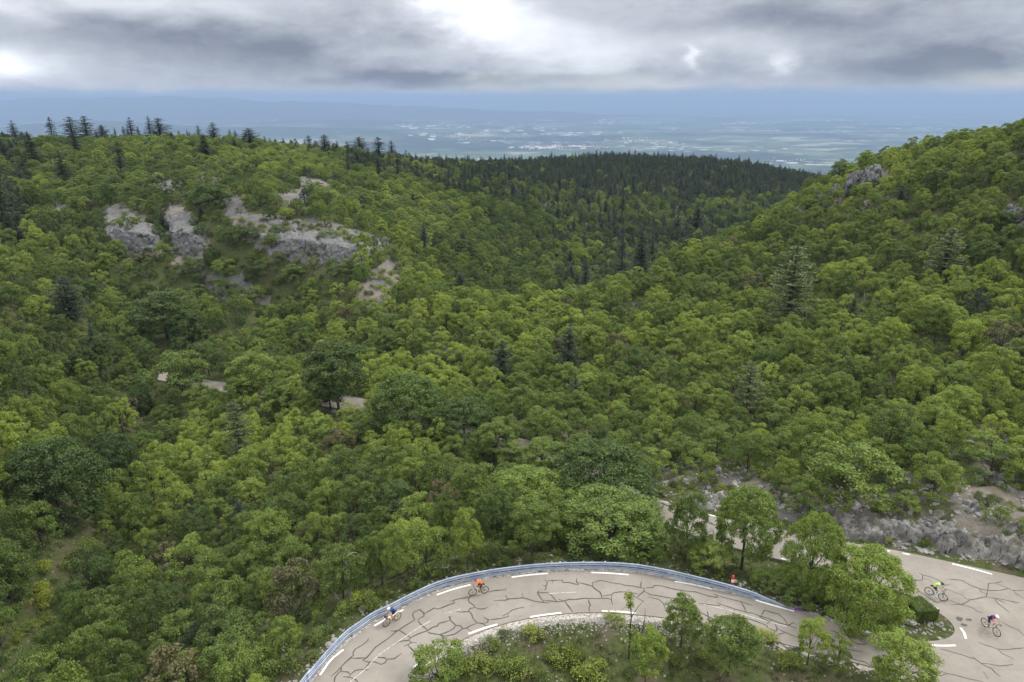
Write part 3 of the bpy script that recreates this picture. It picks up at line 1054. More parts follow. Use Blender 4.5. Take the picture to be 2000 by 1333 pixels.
wb = MB()
DASH = [(Z3, [[(225, 1145), (330, 1000), (455, 895)], [(755, 665), (900, 580), (1040, 505)], [(1365, 362), (1530, 305), (1695, 263)], [(1140, 1073), (1245, 985)], [(1675, 742), (1820, 690), (1957, 650)]]),
        (Z4, [[(495, 190), (670, 167), (850, 152)], [(1272, 143), (1450, 150), (1640, 165)], [(676, 578), (830, 555), (982, 537)], [(1378, 520), (1540, 525), (1705, 540)]]),
        (Z5, [[(338, 230), (520, 262), (705, 305)], [(1127, 413), (1310, 467), (1503, 522)]]),
        (Z6, [[(255, 665), (450, 718), (638, 768)], [(1088, 853), (1210, 858), (1330, 855)], [(1378, 683), (1415, 735), (1430, 790)], [(1073, 453), (1160, 500)], [(1297, 58), (1500, 108), (1688, 160)]]),
        (Z7, [[(68, 330), (147, 353)], [(310, 402), (408, 428)], [(1250, 597), (1405, 623)], [(415, 556), (560, 595)], [(735, 643), (760, 650)]]),
        (Zm(350, 640, 2.2222), [[(100, 260), (155, 270)], [(690, 296), (722, 300)], [(800, 358), (845, 370)], [(1090, 440), (1115, 455)], [(1560, 563), (1620, 588)]])]
for Zf, lst in DASH:
    for l in lst:
        pts = catmull([road_at(u, v) for u, v in Zf(l)], 4)
        ribbon(wb, pts, 0.17, 0.012, False)
wl = wb.build('edge_lines', M['paint'], road)
cb = MB()
for Zf, l in ((Z3, [(1333, 600), (1200, 675), (1080, 755), (940, 850), (800, 950), (670, 1085), (545, 1190), (500, 1240)]),
              (Z3, [(1450, 545), (1600, 500)]), (Z4, [(860, 350), (1000, 340), (1170, 335)]), (Z5, [(620, 455), (780, 490), (900, 520), (1100, 580), (1300, 635), (1430, 670)]),
              (Z6, [(190, 828), (280, 855), (360, 878)])):
    ribbon(cb, catmull([road_at(u, v) for u, v in Zf(l)], 4), 0.07, 0.010, False)
cl = cb.build('worn_centre_line', M['paintworn'], road)

# ------------------------------------------------------------------ crash barrier along the outside of the bend
GR = [Z3([(60, 1268), (110, 1215), (300, 990), (480, 800), (600, 715), (750, 610), (900, 540), (1050, 460), (1300, 340), (1500, 270), (1700, 225), (1990, 175)]),
      Z4([(800, 130), (1250, 115), (1650, 130), (1990, 185)]), Z5([(600, 270), (900, 345), (1100, 385), (1300, 440), (1500, 497), (1620, 535), (1700, 560)])]
grp = [p for l in GR for p in l]
rail_path = [Vector((-18.6, 16, 0)), Vector((-17.6, 25, 0))] + [PZ(u, v - 1.5, 0.05) for u, v in grp]
rail_path = catmull([Vector((p.x, p.y, 0)) for p in rail_path], 8)


def steel_f(g):
    geo = g.n('ShaderNodeNewGeometry')
    n = g.noise(geo.outputs['Position'], 1.2, 5, 0.6)
    return pbsdf(g, g.mix(g.ramp(n, .3, .7), (0.23, 0.275, 0.36), (0.33, 0.38, 0.47)), 0.42, 0.5, 0.35)


M['steel'] = mat('galvanised_steel', steel_f)
# resample every metre
acc = [0.0]
for a, b in zip(rail_path, rail_path[1:]): acc.append(acc[-1] + (b - a).length)
acc = np.array(acc)
LEN = acc[-1]


def rail_pt(s):
    i = min(max(int(np.searchsorted(acc, s)) - 1, 0), len(acc) - 2)
    t = (s - acc[i]) / max(1e-6, acc[i + 1] - acc[i])
    p = rail_path[i].lerp(rail_path[i + 1], t)
    d = (rail_path[i + 1] - rail_path[i]).normalized()
    return p, d, Vector((-d.y, d.x, 0))     # normal points away from the road


gr = empty('guardrail', tuple(rail_path[40]))
tag(gr, 'long blue-grey galvanised steel guardrail curving round the outside of the bend', 'guardrail')
base = rail_path[40]
# W-beam profile: (offset towards the road, height)
PROF_U = [(0.00, .44), (.05, .455), (.083, .50), (.083, .54), (.04, .585), (0.0, .60), (0.0, .615), (.04, .63), (.083, .675), (.083, .715), (.05, .76), (0.0, .775), (-.015, .74), (-.005, .60), (-.015, .47)]
PROF_L = [(0.03, .10), (.075, .115), (.085, .16), (.045, .215), (.045, .235), (.085, .29), (.085, .335), (.03, .36), (.015, .33), (.01, .13)]
for nm, PR in (('upper_rail', PROF_U), ('lower_rail', PROF_L)):
    mb = MB()
    ss = np.arange(0, LEN - 0.1, 0.5)
    rings = []
    for s in ss:
        p, d, n = rail_pt(s)
        end = LEN - s
        drop = 0.62 * (1 - sstep(0.0, 7.0, end))          # the end runs down into the ground
        lap = 0.006 if int(s / 4) % 2 else 0.0
        rings.append([p - base - n * (o + lap) + Vector((0, 0, (z * (1 - 0.35 * (1 - sstep(0, 7, end)))) - drop)) for o, z in PR])
    k = len(PR)
    mb.add([v for r in rings for v in r], [(i * k + j, i * k + (j + 1) % k, (i + 1) * k + (j + 1) % k, (i + 1) * k + j) for i in range(len(rings) - 1) for j in range(k)], 0, False)
    mb.build(nm, M['steel'], gr)
for s in np.arange(1.0, LEN - 5, 2.0):
    p, d, n = rail_pt(s)
    mb = MB()
    a = math.atan2(d.y, d.x)
    R = Matrix.Rotation(a, 3, 'Z')
    q = p - base + n * 0.075
    mb.box((0, 0, .20), (.012, .11, 1.06), mi=0)
    mb.box((.026, -.05, .20), (.05, .01, 1.06), mi=0)
    mb.box((.026, .05, .20), (.05, .01, 1.06), mi=0)
    mb.box((.02, -.095, .60), (.06, .08, .16), mi=0)
    o = mb.build('post', M['steel'], gr)
    o.location = q
    o.rotation_euler = (0, 0, a)
M['refl'] = plain('white_reflector', (.8, .8, .78), .3, .5)
for s in (Z4([(955, 72), (1182, 64), (1423, 64)])):
    t = min(rail_path, key=lambda p: (p - PZ(s[0], s[1] + 14, 0)).length)
    i = rail_path.index(t)
    p, d, n = rail_pt(acc[i])
    mb = MB()
    mb.box((0, 0, 0), (.14, .02, .07), Matrix.Rotation(math.atan2(d.y, d.x), 3, 'Z'))
    mb.box((0, 0, -.05), (.03, .03, .06), Matrix.Rotation(math.atan2(d.y, d.x), 3, 'Z'))
    o = mb.build('reflector', M['refl'], gr)
    o.location = p - base + Vector((0, 0, .815))

# ------------------------------------------------------------------ plants
def leaves(P, N, size, asp=0.62, jit=0.0):
    """one small four-cornered leaf (or spray) per point P with normal N"""
    n = len(P)
    N = N / np.maximum(np.linalg.norm(N, axis=1, keepdims=True), 1e-6)
    R = rng.normal(size=(n, 3))
    T = np.cross(N, R)
    T /= np.maximum(np.linalg.norm(T, axis=1, keepdims=True), 1e-6)
    B = np.cross(N, T)
    s = (size * rng.uniform(0.65, 1.3, n))[:, None]
    a = P - T * s * .5
    b = P + B * s * asp * .5 - N * s * 0.12
    c = P + T * s * .5
    d = P - B * s * asp * .5 - N * s * 0.12
    V = np.stack([a, b, c, d], 1).reshape(-1, 3)
    F = np.arange(4 * n).reshape(n, 4)
    return V, F


def sph(n, up=0.0):
    d = rng.normal(size=(n, 3))
    d[:, 2] += up
    return d / np.linalg.norm(d, axis=1, keepdims=True)


def crown_mesh(name, W, Hc, z0, lobes=11, clumps=7, per=95, leaf=0.19, round_=False, flat=0.85, spread=1.0):
    """broadleaf crown: a mound of boughs, each a heap of leafy clumps; z0 = height of the lowest leaves"""
    hh = (Hc - z0) / 2
    cz = z0 + hh * .84
    Rw = W / 2
    ph = rng.uniform(0, 6.28)
    L = []
    for i in range(lobes):
        fz = 1 - 1.86 * (i + 0.5) / lobes
        a = ph + i * 2.4 + rng.uniform(-.35, .35)
        rr = math.sqrt(max(0, 1 - fz * fz))
        if round_:
            k = rng.uniform(.66, .74)
            lr = rng.uniform(.28, .37) * Rw
        else:
            k = rng.uniform(.46, .72) * spread
            lr = rng.uniform(.31, .47) * Rw
        zz = cz + fz * (hh * 1.12 - lr * .62) * (1.0 if round_ else rng.uniform(.72, 1.06))
        L.append((Vector((math.cos(a) * rr * k * Rw, math.sin(a) * rr * k * Rw, zz)), lr))
    L.append((Vector((rng.uniform(-.15, .15) * Rw, rng.uniform(-.15, .15) * Rw, cz + hh * .15)), .45 * Rw))
    PP, NN = [], []
    for lc, lr in L:
        lc = np.array(lc)
        out = lc - np.array([0, 0, cz - .4 * hh])
        out /= max(np.linalg.norm(out), 1e-3)
        d = sph(clumps) + out * 0.8 + np.array([0, 0, .3])
        d /= np.linalg.norm(d, axis=1, keepdims=True)
        for q in d:
            cc = lc + q * lr * np.array([.82, .82, .82])
            cr = lr * rng.uniform(.30, .50)
            m = int(per * rng.uniform(.6, 1.3))
            e = sph(m) + q * 0.5 + np.array([0, 0, .2])
            e /= np.linalg.norm(e, axis=1, keepdims=True)
            rad = cr * (rng.uniform(.25, 1.35, m) ** .6)[:, None]
            PP.append(cc + e * rad * np.array([1, 1, flat]))
            NN.append(e * .8 + rng.normal(size=(m, 3)) * .5 + np.array([0, 0, .25]))
    P, N = np.concatenate(PP), np.concatenate(NN)
    P[:, 2] = np.maximum(P[:, 2], z0 * .7)
    V, F = leaves(P, N, leaf)
    me = mesh_np(name, V, F)
    return me, L


def trunk_mesh(name, Hc, z0, L, r, lean=0.06, nb=7):
    mb = MB()
    top = Hc * .72
    pts, rad = [], []
    ox, oy = rng.uniform(-lean, lean, 2) * Hc
    for i in range(7):
        t = i / 6
        pts.append(Vector((ox * t * t + rng.uniform(-.03, .03) * Hc * .3 * t, oy * t * t + rng.uniform(-.03, .03) * Hc * .3 * t, -0.5 + (top + .5) * t)))
        rad.append(r * (1.25 if i == 0 else 1) * (1 - .78 * t))
    mb.tube(pts, rad, 7)
    for lc, lr in L[:nb]:
        t = min(.85, max(.2, (lc.z - Hc * .28) / (top + .5)))
        k = min(5, int(t * 6))
        a = pts[k]
        mid = a.lerp(lc, .5) + Vector((0, 0, -.06 * Hc))
        mb.tube([a, mid, lc + (lc - mid) * .3], [rad[k] * .55, rad[k] * .36, rad[k] * .1], 5)
    return mb.mesh(name)


def shrub_mesh(name, W, Hc, n=14, per=80, leaf=0.11):
    PP, NN = [], []
    for i in range(n):
        a, rr = rng.uniform(0, 6.28), math.sqrt(rng.uniform(0, 1)) * .36 * W
        cr = W * rng.uniform(.13, .22)
        cc = np.array([math.cos(a) * rr, math.sin(a) * rr, max(cr * .5, Hc * rng.uniform(.45, .85) * (1 - .45 * (rr / (.5 * W))) - cr * .3)])
        m = per
        e = sph(m, .35)
        PP.append(cc + e * (cr * rng.uniform(.4, 1.1, m) ** .6)[:, None] * np.array([1, 1, .9]))
        NN.append(e + rng.normal(size=(m, 3)) * .5 + np.array([0, 0, .3]))
    P, N = np.concatenate(PP), np.concatenate(NN)
    P[:, 2] = np.maximum(P[:, 2], 0.02)
    V, F = leaves(P, N, leaf)
    return mesh_np(name, V, F)


def conifer_mesh(name, W, Hc, z0=.08, step=.045, nb=8, droop=.12, leaf=.26, gap=0.0, cedar=False):
    PP, NN = [], []
    mb = MB()
    mb.tube([Vector((0, 0, -.5)), Vector((0, 0, Hc * .5)), Vector((0, 0, Hc * .99))], [W * .045, W * .028, W * .004], 6)
    z = z0 * Hc
    while z < Hc * .98:
        t = z / Hc
        R = W / 2 * ((1 - t) ** (.50 if cedar else .58)) * rng.uniform(.72, 1.08) + .03 * W
        n = nb if t < .75 else 6
        ph = rng.uniform(0, 6.28)
        for k in range(n):
            if rng.random() < gap: continue
            a = ph + k * 6.283 / n + rng.uniform(-.3, .3)
            r = R * rng.uniform(.6, 1.12)
            dr = np.array([math.cos(a), math.sin(a), 0])
            sd_ = np.array([-dr[1], dr[0], 0])
            zz = z + rng.uniform(-.5, .5) * step * Hc
            m = max(5, int(r / (leaf * .30) * 2.3))
            s = rng.uniform(.12, 1.0, m)
            wd = (.30 * r * (1 - s * .65)) * rng.uniform(-1, 1, m)
            rise = (.16 * r * s) if cedar else (-droop * r * s * s * 1.5 + .05 * r * s)
            P = dr * (r * s)[:, None] + sd_ * wd[:, None]
            P[:, 2] = zz + rise - np.abs(wd) * .25
            PP.append(P)
            N = rng.normal(size=(m, 3)) * .45 + np.array([0, 0, 1.0])
            NN.append(N)
            if k % 2 == 0 and r > .25 * W * .5:
                e = dr * r * .9
                mb.tube([Vector((0, 0, zz)), Vector((e[0], e[1], zz + (.1 * r if cedar else -.05 * r)))], [W * .009, W * .003], 4, cap=False)
        z += step * Hc * (1.1 if cedar else 1.0) * rng.uniform(.8, 1.2)
    # leader shoot
    m = 14
    P = rng.normal(size=(m, 3)) * W * .012
    P[:, 2] = Hc * rng.uniform(.93, 1.0, m)
    PP.append(P)
    NN.append(sph(m))
    V, F = leaves(np.concatenate(PP), np.concatenate(NN), leaf, .42)
    return mesh_np(name, V, F), mb.mesh(name + '_trunk')


KIND = {}     # kind -> list of (crown mesh, trunk mesh, W, H)


def add_kind(k, W, Hc, z0f, r=.12, **kw):
    me, L = crown_mesh('crown_' + k, W, Hc, z0f * Hc, **kw)
    tr = trunk_mesh('trunk_' + k, Hc, z0f * Hc, L, r)
    me.materials.append(M['maple' if k.startswith('maple') else 'oak'])
    tr.materials.append(M['bark'])
    KIND.setdefault(k, []).append((me, tr, W, Hc))


for i in range(11):
    add_kind('oak', 5.0, rng.uniform(4.4, 6.4), rng.uniform(.03, .10), lobes=int(rng.integers(8, 17)), clumps=8, per=72, leaf=.17)
for i in range(3):
    add_kind('oaktall', 4.6, 7.2, rng.uniform(.26, .36), lobes=int(rng.integers(17, 22)), clumps=8, per=80, leaf=.165, spread=.95)
for i in range(2):
    add_kind('maple', 6.5, 6.8, .04, .2, lobes=40, clumps=10, per=66, leaf=.17, round_=True, flat=.8)
for i in range(2):
    add_kind('mapletall', 5.2, 7.4, .27, .16, lobes=42, clumps=9, per=60, leaf=.165, round_=True, flat=.8)
for i in range(4):
    me = shrub_mesh('shrub', 2.0, 1.15, n=int(rng.integers(11, 17)))
    me.materials.append(M['shrub'])
    KIND.setdefault('shrub', []).append((me, None, 2.0, 1.15))
for i in range(5):
    a, b = conifer_mesh('conifer', 4.2, 9.5 , step=rng.uniform(.035, .05), nb=int(rng.integers(7, 10)), gap=rng.uniform(.03, .22), leaf=rng.uniform(.24, .32))
    a.materials.append(M['conifer']); b.materials.append(M['bark'])
    KIND.setdefault('fir', []).append((a, b, 4.2, 9.5))
for i in range(3):
    a, b = conifer_mesh('cedar', 7.0, 9.0, step=.05, nb=8, cedar=True, gap=.04, leaf=.30)
    a.materials.append(M['conifer']); b.materials.append(M['bark'])
    KIND.setdefault('cedar', []).append((a, b, 7.0, 9.0))
# black pines: dense, blunt, cone to dome shaped
for i in range(4):
    Hp = rng.uniform(6.4, 7.6)
    me, L = crown_mesh('crown_pine', 4.8, Hp, .5, lobes=int(rng.integers(14, 20)), clumps=8, per=46, leaf=.21, spread=.95)
    n_ = len(me.vertices)
    P_ = np.empty(n_ * 3, np.float32)
    me.vertices.foreach_get('co', P_)
    P_ = P_.reshape(-1, 3)
    k_ = 1.12 - .72 * np.clip(P_[:, 2:3] / Hp, 0, 1)
    P_[:, :2] *= k_
    me.vertices.foreach_set('co', P_.ravel())
    me.update()
    tr = trunk_mesh('trunk_pine', Hp, .5, L, .13, nb=3)
    me.materials.append(M['conifer']); tr.materials.append(M['bark'])
    KIND.setdefault('pine', []).append((me, tr, 4.8, Hp))
# a few oaks whose leaves are dry and brown
for i in range(1):
    me, L = crown_mesh('crown_dry', 4.2, 4.2, .5, lobes=8, clumps=7, per=55, leaf=.18)
    me.materials.append(M['dry'])
    tr = trunk_mesh('trunk_dry', 4.2, .5, L, .1)
    tr.materials.append(M['bark'])
    KIND['dry'] = [(me, tr, 4.2, 4.2)]

TREES = []    # dict(kind, x, y, z, w, h, hue, label, name)


def crest(u, d0=110, d1=640):
    D = d0 * (d1 / d0) ** np.linspace(0, 1, 300)
    dx = (u - 1000) / 1333 / (CP + SP * ((666.5 - 290) / 1333))
    zz = hgt(dx * D, D)
    k = int(np.argmax((zz - H) / D))
    return Vector((dx * D[k], D[k], float(zz[k])))


def put(kind, u, v, wpx, hpx, hue=.5, label=None, name=None, cat=None, sink=0.0, group=None):
    """u = middle of the crown, v = foot of the trunk, in the photo"""
    uu = u
    for it in range(3):
        p = hit(uu, v)
        c = crest(uu)
        if p.y > 700:
            p = c
        dep = p.y * CP + (H - p.z) * SP
        wm = wpx * dep / 1333 * (1.3 if kind in ('fir', 'cedar', 'pine') else 1.0)
        vt = v - hpx + .10 * wpx * (0 if kind in ('fir', 'cedar', 'pine') else 1)
        lo, hi_ = .3, 40.0
        for _ in range(30):
            mid = (lo + hi_) / 2
            pv = proj(np.array(p.x), np.array(p.y), np.array(p.z + mid))[1]
            if pv > vt: lo = mid
            else: hi_ = mid
        hm = max(lo, wm * .5)
        if p is c or p.y > 150: break
        cu_ = float(proj(np.array(p.x), np.array(p.y), np.array(p.z + hm * .6))[0])
        uu += (u - cu_)
    TREES.append(dict(kind=kind, x=p.x, y=p.y, z=p.z - sink, w=wm, h=hm, hue=hue, label=label, name=name, cat=cat, hand=True, group=group))


HAND = [
    ('oaktall', 468, 806, 66, 74, .5, 'mid green tree in front of the far road, second from its left end'), ('oaktall', 545, 812, 58, 76, .4, 'narrow mid green tree in front of the far road'),
    ('oak', 598, 822, 62, 56, .7, 'light green low tree in front of the far road, just left of the very dark tree'), ('oak', 705, 838, 56, 44, .55, 'low oak in front of the far road between the very dark tree and the round one'),
    ('oaktall', 1060, 938, 84, 86, .5, 'mid green tree on the near side of the upper road, left of the dark broad one'), ('oaktall', 990, 880, 60, 70, .3, 'dull green tree hiding the upper road, right of the round dark tree'),
    ('oak', 232, 448, 26, 24, .6, 'small light bush in the middle of the left-hand rock slab'), ('oak', 268, 446, 26, 26, .75, 'light green bush at the right lip of the left-hand rock slab'),
    ('oak', 292, 420, 24, 24, .7, 'slender light bush between the left-hand and the narrow rock slab'), ('oak', 478, 478, 60, 44, -.05, 'dark rounded tree at the left end of the large cliff'),
    ('oak', 540, 455, 34, 20, .3, 'low olive bush on the lip of the main rock slab, left of its middle'), ('oak', 640, 470, 42, 24, .35, 'olive bush on the lip of the main rock slab near its middle'),
    ('oak', 690, 478, 40, 24, .45, 'mid green bush on the lip of the main rock slab near its right end'), ('oak', 612, 500, 30, 26, .1, 'dark bush clinging to the middle of the large cliff'),
    ('oak', 520, 535, 46, 34, .1, 'dark bush at the foot of the large cliff, left part'), ('oak', 575, 548, 50, 36, .35, 'green bush at the foot of the large cliff, middle'), ('oak', 665, 545, 44, 34, .2, 'dark bush at the foot of the large cliff, right part'),
    ('oak', 440, 540, 52, 40, .5, 'bright bush at the foot of the narrow rock face'), ('dry', 290, 520, 44, 34, .4, 'brownish bush at the foot of the left-hand rock face'), ('oak', 500, 588, 44, 34, .5, 'round bush on the pale scree under the cliffs'),
    ('oaktall', 965, 905, 80, 90, .45, 'mid green tree covering the upper road, right of the round dark one'),
    ('oak', 1010, 918, 76, 62, .60, 'light green tree before the upper road near the short glimpse of its edge line'),
    ('oaktall', 1130, 930, 80, 86, .35, 'tree hiding the upper road behind the dark broad tree'),
    ('oak', 560, 815, 80, 70, .65, 'light green bushy tree in front of the far road, left of the very dark tree'),
    ('mapletall', 1460, 1113, 112, 165, .72, 'slender trunked tree with rounded crown alone on the grass verge below the upper road'),
    ('maple', 1592, 1158, 112, 158, .85, 'bright green lumpy crowned tree covering the upper road, left of the big bushy one'),
    ('maple', 1698, 1220, 152, 155, 1.0, 'largest round bushy tree beside the clipped hedge on the hairpin island'),
    ('oaktall', 1345, 1098, 85, 145, .30, 'grey-green feathery tree in front of the upper road near its bend'),
    ('maple', 1195, 1072, 205, 118, .62, 'broad dense tree just behind the middle of the guardrail'),
    ('maple', 1180, 1005, 195, 150, .18, 'dark green broad tree overtopping the paler one behind the guardrail'),
    ('maple', 1028, 1025, 150, 118, .80, 'bright green round crowned tree, left of the dark broad tree behind the guardrail'),
    ('oaktall', 1040, 1086, 95, 118, .45, 'olive green tree standing before the bright round crowned tree behind the guardrail'),
    ('oaktall', 912, 1113, 62, 122, .85, 'thin upright light green tree behind the guardrail above the orange cyclist'),
    ('oaktall', 872, 1094, 58, 134, .30, 'thin dull green tree with bare lower trunk beside the light green upright one'),
    ('oaktall', 742, 1142, 60, 112, .40, 'thin tree with two dark stems, left one of a pair by the broken dead trunk'),
    ('oaktall', 772, 1146, 66, 124, .62, 'thin light green tree, right one of a pair near the broken dead trunk'),
    ('oaktall', 1335, 1264, 78, 102, .45, 'small dark stemmed tree at the inner road edge in the foreground'),
    ('oaktall', 1430, 1320, 108, 122, .40, 'dull green bushy foreground tree inside the bend, left of the yellow-green one'),
    ('oaktall', 1586, 1298, 64, 94, 1.05, 'small vivid yellow-green tree standing in front of the lower road'),
    ('oaktall', 1766, 1354, 132, 120, .80, 'flat topped spreading tree at the bottom edge in front of the lower road'),
    ('oak', 855, 1342, 118, 88, .60, 'leafy tree overlapping the inner edge line at the bottom of the photo'),
    ('oaktall', 1265, 1345, 78, 120, .80, 'yellowish green narrow tree at the bottom edge beside a bare sapling'),
    ('oak', 1640, 1306, 52, 66, .65, 'low bushy sapling right of the vivid yellow-green tree'),
    ('oak', 1385, 1112, 85, 70, .75, 'light green thicket directly above the red and white marker post'),
    ('maple', 796, 848, 136, 122, .35, 'large round dark green tree on the far road verge'),
    ('maple', 905, 856, 118, 86, .20, 'round dark tree right of the largest one on the far road verge'),
    ('oaktall', 655, 812, 132, 158, -.10, 'tall very dark tree with visible trunks beside the far road'),
    ('maple', 366, 674, 68, 74, .15, 'compact blue-green round tree at the foot of the left hill'),
    ('oaktall', 318, 662, 125, 105, -.05, 'dark wide tree with bare stems at the foot of the left hill'),
    ('oaktall', 642, 800, 72, 74, .25, 'pale grey-green tree in front of the very dark tree by the far road'),
    ('oaktall', 492, 790, 95, 105, .60, 'light green tree hiding the far road where it bends'),
    ('oak', 350, 775, 120, 100, .35, 'broad tree at the left end of the visible far road'),
    ('maple', 215, 940, 92, 98, -.05, 'dark blue-green tree deep in the ravine'),
    ('maple', 100, 1015, 175, 165, .05, 'huge dark tree filling the ravine side at the left'),
    ('oak', 1665, 985, 165, 135, .60, 'broad many-lobed oak on the bank above the upper road'),
    ('oak', 1372, 942, 72, 76, .60, 'small light oak on the bank near the stony path above the upper road'),
    ('oak', 1612, 922, 100, 86, .60, 'oak behind the broad many-lobed one on the bank'),
    ('oak', 1832, 972, 96, 92, .66, 'light green oak right of the broad many-lobed one on the bank'),
    ('oak', 1945, 925, 112, 84, .50, 'rounded oak above the bare stony patch at the right edge'),
    ('oak', 1770, 1008, 62, 52, .70, 'small light green bush oak on the stony bank'),
    ('oak', 1283, 928, 76, 60, .75, 'bright low bush oak at the left end of the stony bank'),
    ('oak', 945, 900, 66, 66, .25, 'grey-green small tree between the far road and the dark broad tree'),
    ('oak', 415, 410, 84, 60, -.10, 'dark broad bush on the rock slabs of the left hill'),
    ('oak', 560, 428, 32, 26, 1.0, 'pale silvery bush on top of the main rock slab'),
    ('dry', 1470, 585, 52, 60, .30, 'brownish thin crowned tree among the oaks of the right slope'),
    ('dry', 330, 1115, 70, 60, .50, 'reddish brown tree among green oaks above the ravine'),
    ('dry', 600, 1065, 60, 50, .60, 'brown tinged tree on the slope left of the guardrail'),
    ('oak', 1560, 1180, 78, 50, .30, 'grey-green bush behind the tapering end of the guardrail'),
    ('oak', 1500, 1150, 60, 40, .55, 'low leafy bush behind the guardrail, right of the marker post'),
]
for a in HAND:
    put(*a[:6], label=a[6])
CON = [('fir', 35, 267, 20, 32), ('fir', 107, 265, 18, 36), ('cedar', 146, 263, 30, 34), ('cedar', 175, 263, 28, 36), ('cedar', 205, 262, 24, 18), ('fir', 262, 263, 20, 34), ('fir', 247, 262, 9, 15),
       ('fir', 298, 263, 19, 36), ('cedar', 318, 265, 36, 34), ('fir', 276, 262, 9, 15), ('fir', 230, 262, 7, 14), ('fir', 370, 268, 7, 15), ('fir', 392, 271, 15, 26), ('fir', 401, 304, 22, 44), ('cedar', 421, 274, 22, 34),
       ('fir', 463, 278, 13, 24), ('cedar', 490, 286, 36, 36), ('fir', 519, 286, 13, 20), ('fir', 540, 286, 10, 15), ('fir', 555, 287, 11, 17), ('fir', 570, 288, 13, 15), ('fir', 605, 293, 18, 28),
       ('cedar', 635, 295, 26, 32), ('fir', 660, 297, 11, 22), ('fir', 680, 301, 20, 24), ('cedar', 703, 303, 36, 36), ('fir', 740, 302, 30, 34), ('fir', 765, 304, 22, 30), ('fir', 68, 322, 38, 66), ('fir', 127, 356, 38, 60),
       ('fir', 150, 296, 24, 38), ('fir', 238, 334, 32, 58), ('fir', 682, 344, 20, 44), ('fir', 12, 450, 50, 120), ('fir', 5, 400, 40, 90), ('cedar', 130, 625, 75, 85), ('cedar', 1990, 264, 40, 32), ('fir', 1655, 336, 11, 24),
       ('fir', 1668, 337, 8, 15), ('cedar', 1850, 545, 78, 100), ('cedar', 1550, 640, 105, 165), ('cedar', 1465, 815, 66, 108), ('fir', 1212, 545, 44, 95), ('fir', 1250, 548, 46, 100), ('fir', 1272, 525, 34, 66),
       ('fir', 1142, 575, 40, 70), ('fir', 1120, 464, 18, 40), ('fir', 1188, 444, 16, 38), ('fir', 900, 590, 36, 60), ('cedar', 462, 905, 60, 125), ('fir', 1110, 735, 62, 105), ('fir', 980, 750, 55, 85), ('fir', 830, 495, 30, 60), ('fir', 905, 500, 26, 50),
       ('fir', 180, 700, 36, 70), ('fir', 740, 345, 24, 46), ('fir', 778, 350, 26, 50), ('cedar', 1320, 470, 36, 60), ('fir', 1360, 450, 30, 56)]
LIGHT = {(1850, 545), (1550, 640), (1465, 815), (462, 905)}
for a in CON:
    if a[2] < 308 and a[1] < 800: a = (a[0], a[1], a[2] + 3, a[3] * 1.45, a[4] + 3)
    put(*a, hue=1.0 if (a[1], a[2]) in LIGHT else rng.uniform(-.1, .35))

# generated stand: dart throwing, largest first
cell = {}
CS = 6.0


def ok_at(x, y, w, f=0.40):
    i, j = int(x // CS), int(y // CS)
    for a in range(i - 1, i + 2):
        for b in range(j - 1, j + 2):
            for (px, py, pw) in cell.get((a, b), ()):
                if (px - x) ** 2 + (py - y) ** 2 < (f * (w + pw)) ** 2:
                    return False
    return True


def reg(x, y, w):
    cell.setdefault((int(x // CS), int(y // CS)), []).append((x, y, w))


for t in TREES:
    reg(t['x'], t['y'], t['w'] * .8)

CLEAR = [  # (outline in the photo, distance range, share of trees kept): open ground
    ([(640, 1045), (860, 1030), (1260, 1050), (1400, 1060), (1500, 1050), (1560, 1090), (1560, 1200), (1250, 1105), (1000, 1100), (860, 1140), (700, 1225), (600, 1300), (570, 1333), (500, 1333), (560, 1200)], 36, 60, .10),
    ([(780, 1350), (900, 1250), (1100, 1200), (1300, 1205), (1700, 1300), (1950, 1380), (1950, 1800), (600, 1800)], 15, 45, .0),
    ([(1390, 1050), (1540, 1090), (1900, 1200), (1870, 1260), (1600, 1215), (1500, 1150), (1380, 1100)], 36, 60, .0),
    ([(1260, 930), (1440, 925), (1560, 965), (1700, 985), (1850, 960), (2100, 975), (2100, 1150), (1850, 1110), (1640, 1050), (1380, 1000), (1260, 980)], 42, 80, .03),
    ([(1420, 860), (1560, 850), (1580, 960), (1440, 930)], 55, 85, .35), ([(1860, 830), (1990, 800), (2000, 970), (1830, 960)], 50, 80, .3),
    ([(1850, 1260), (2200, 1200), (2200, 1600), (1780, 1600)], 20, 60, .0), ([(1200, 950), (1420, 1010), (1560, 1050), (1600, 1130), (1400, 1110), (1290, 1075), (1235, 1020)], 42, 90, .0), ([(382, 735), (456, 738), (460, 806), (382, 800)], 80, 150, .0), ([(655, 760), (735, 775), (740, 850), (680, 830)], 70, 150, .15),
    ([(190, 470), (400, 480), (780, 500), (790, 600), (560, 620), (380, 560), (200, 520)], 125, 190, .34), ([(430, 330), (680, 330), (820, 480), (440, 470), (300, 420), (300, 340)], 150, 260, .62)]


def resample_(P, n):
    P = np.array(P)
    L = np.concatenate([[0], np.cumsum(np.linalg.norm(np.diff(P, axis=0), axis=1))])
    t = np.linspace(0, L[-1], n)
    return np.stack([np.interp(t, L, P[:, 0]), np.interp(t, L, P[:, 1])], -1)


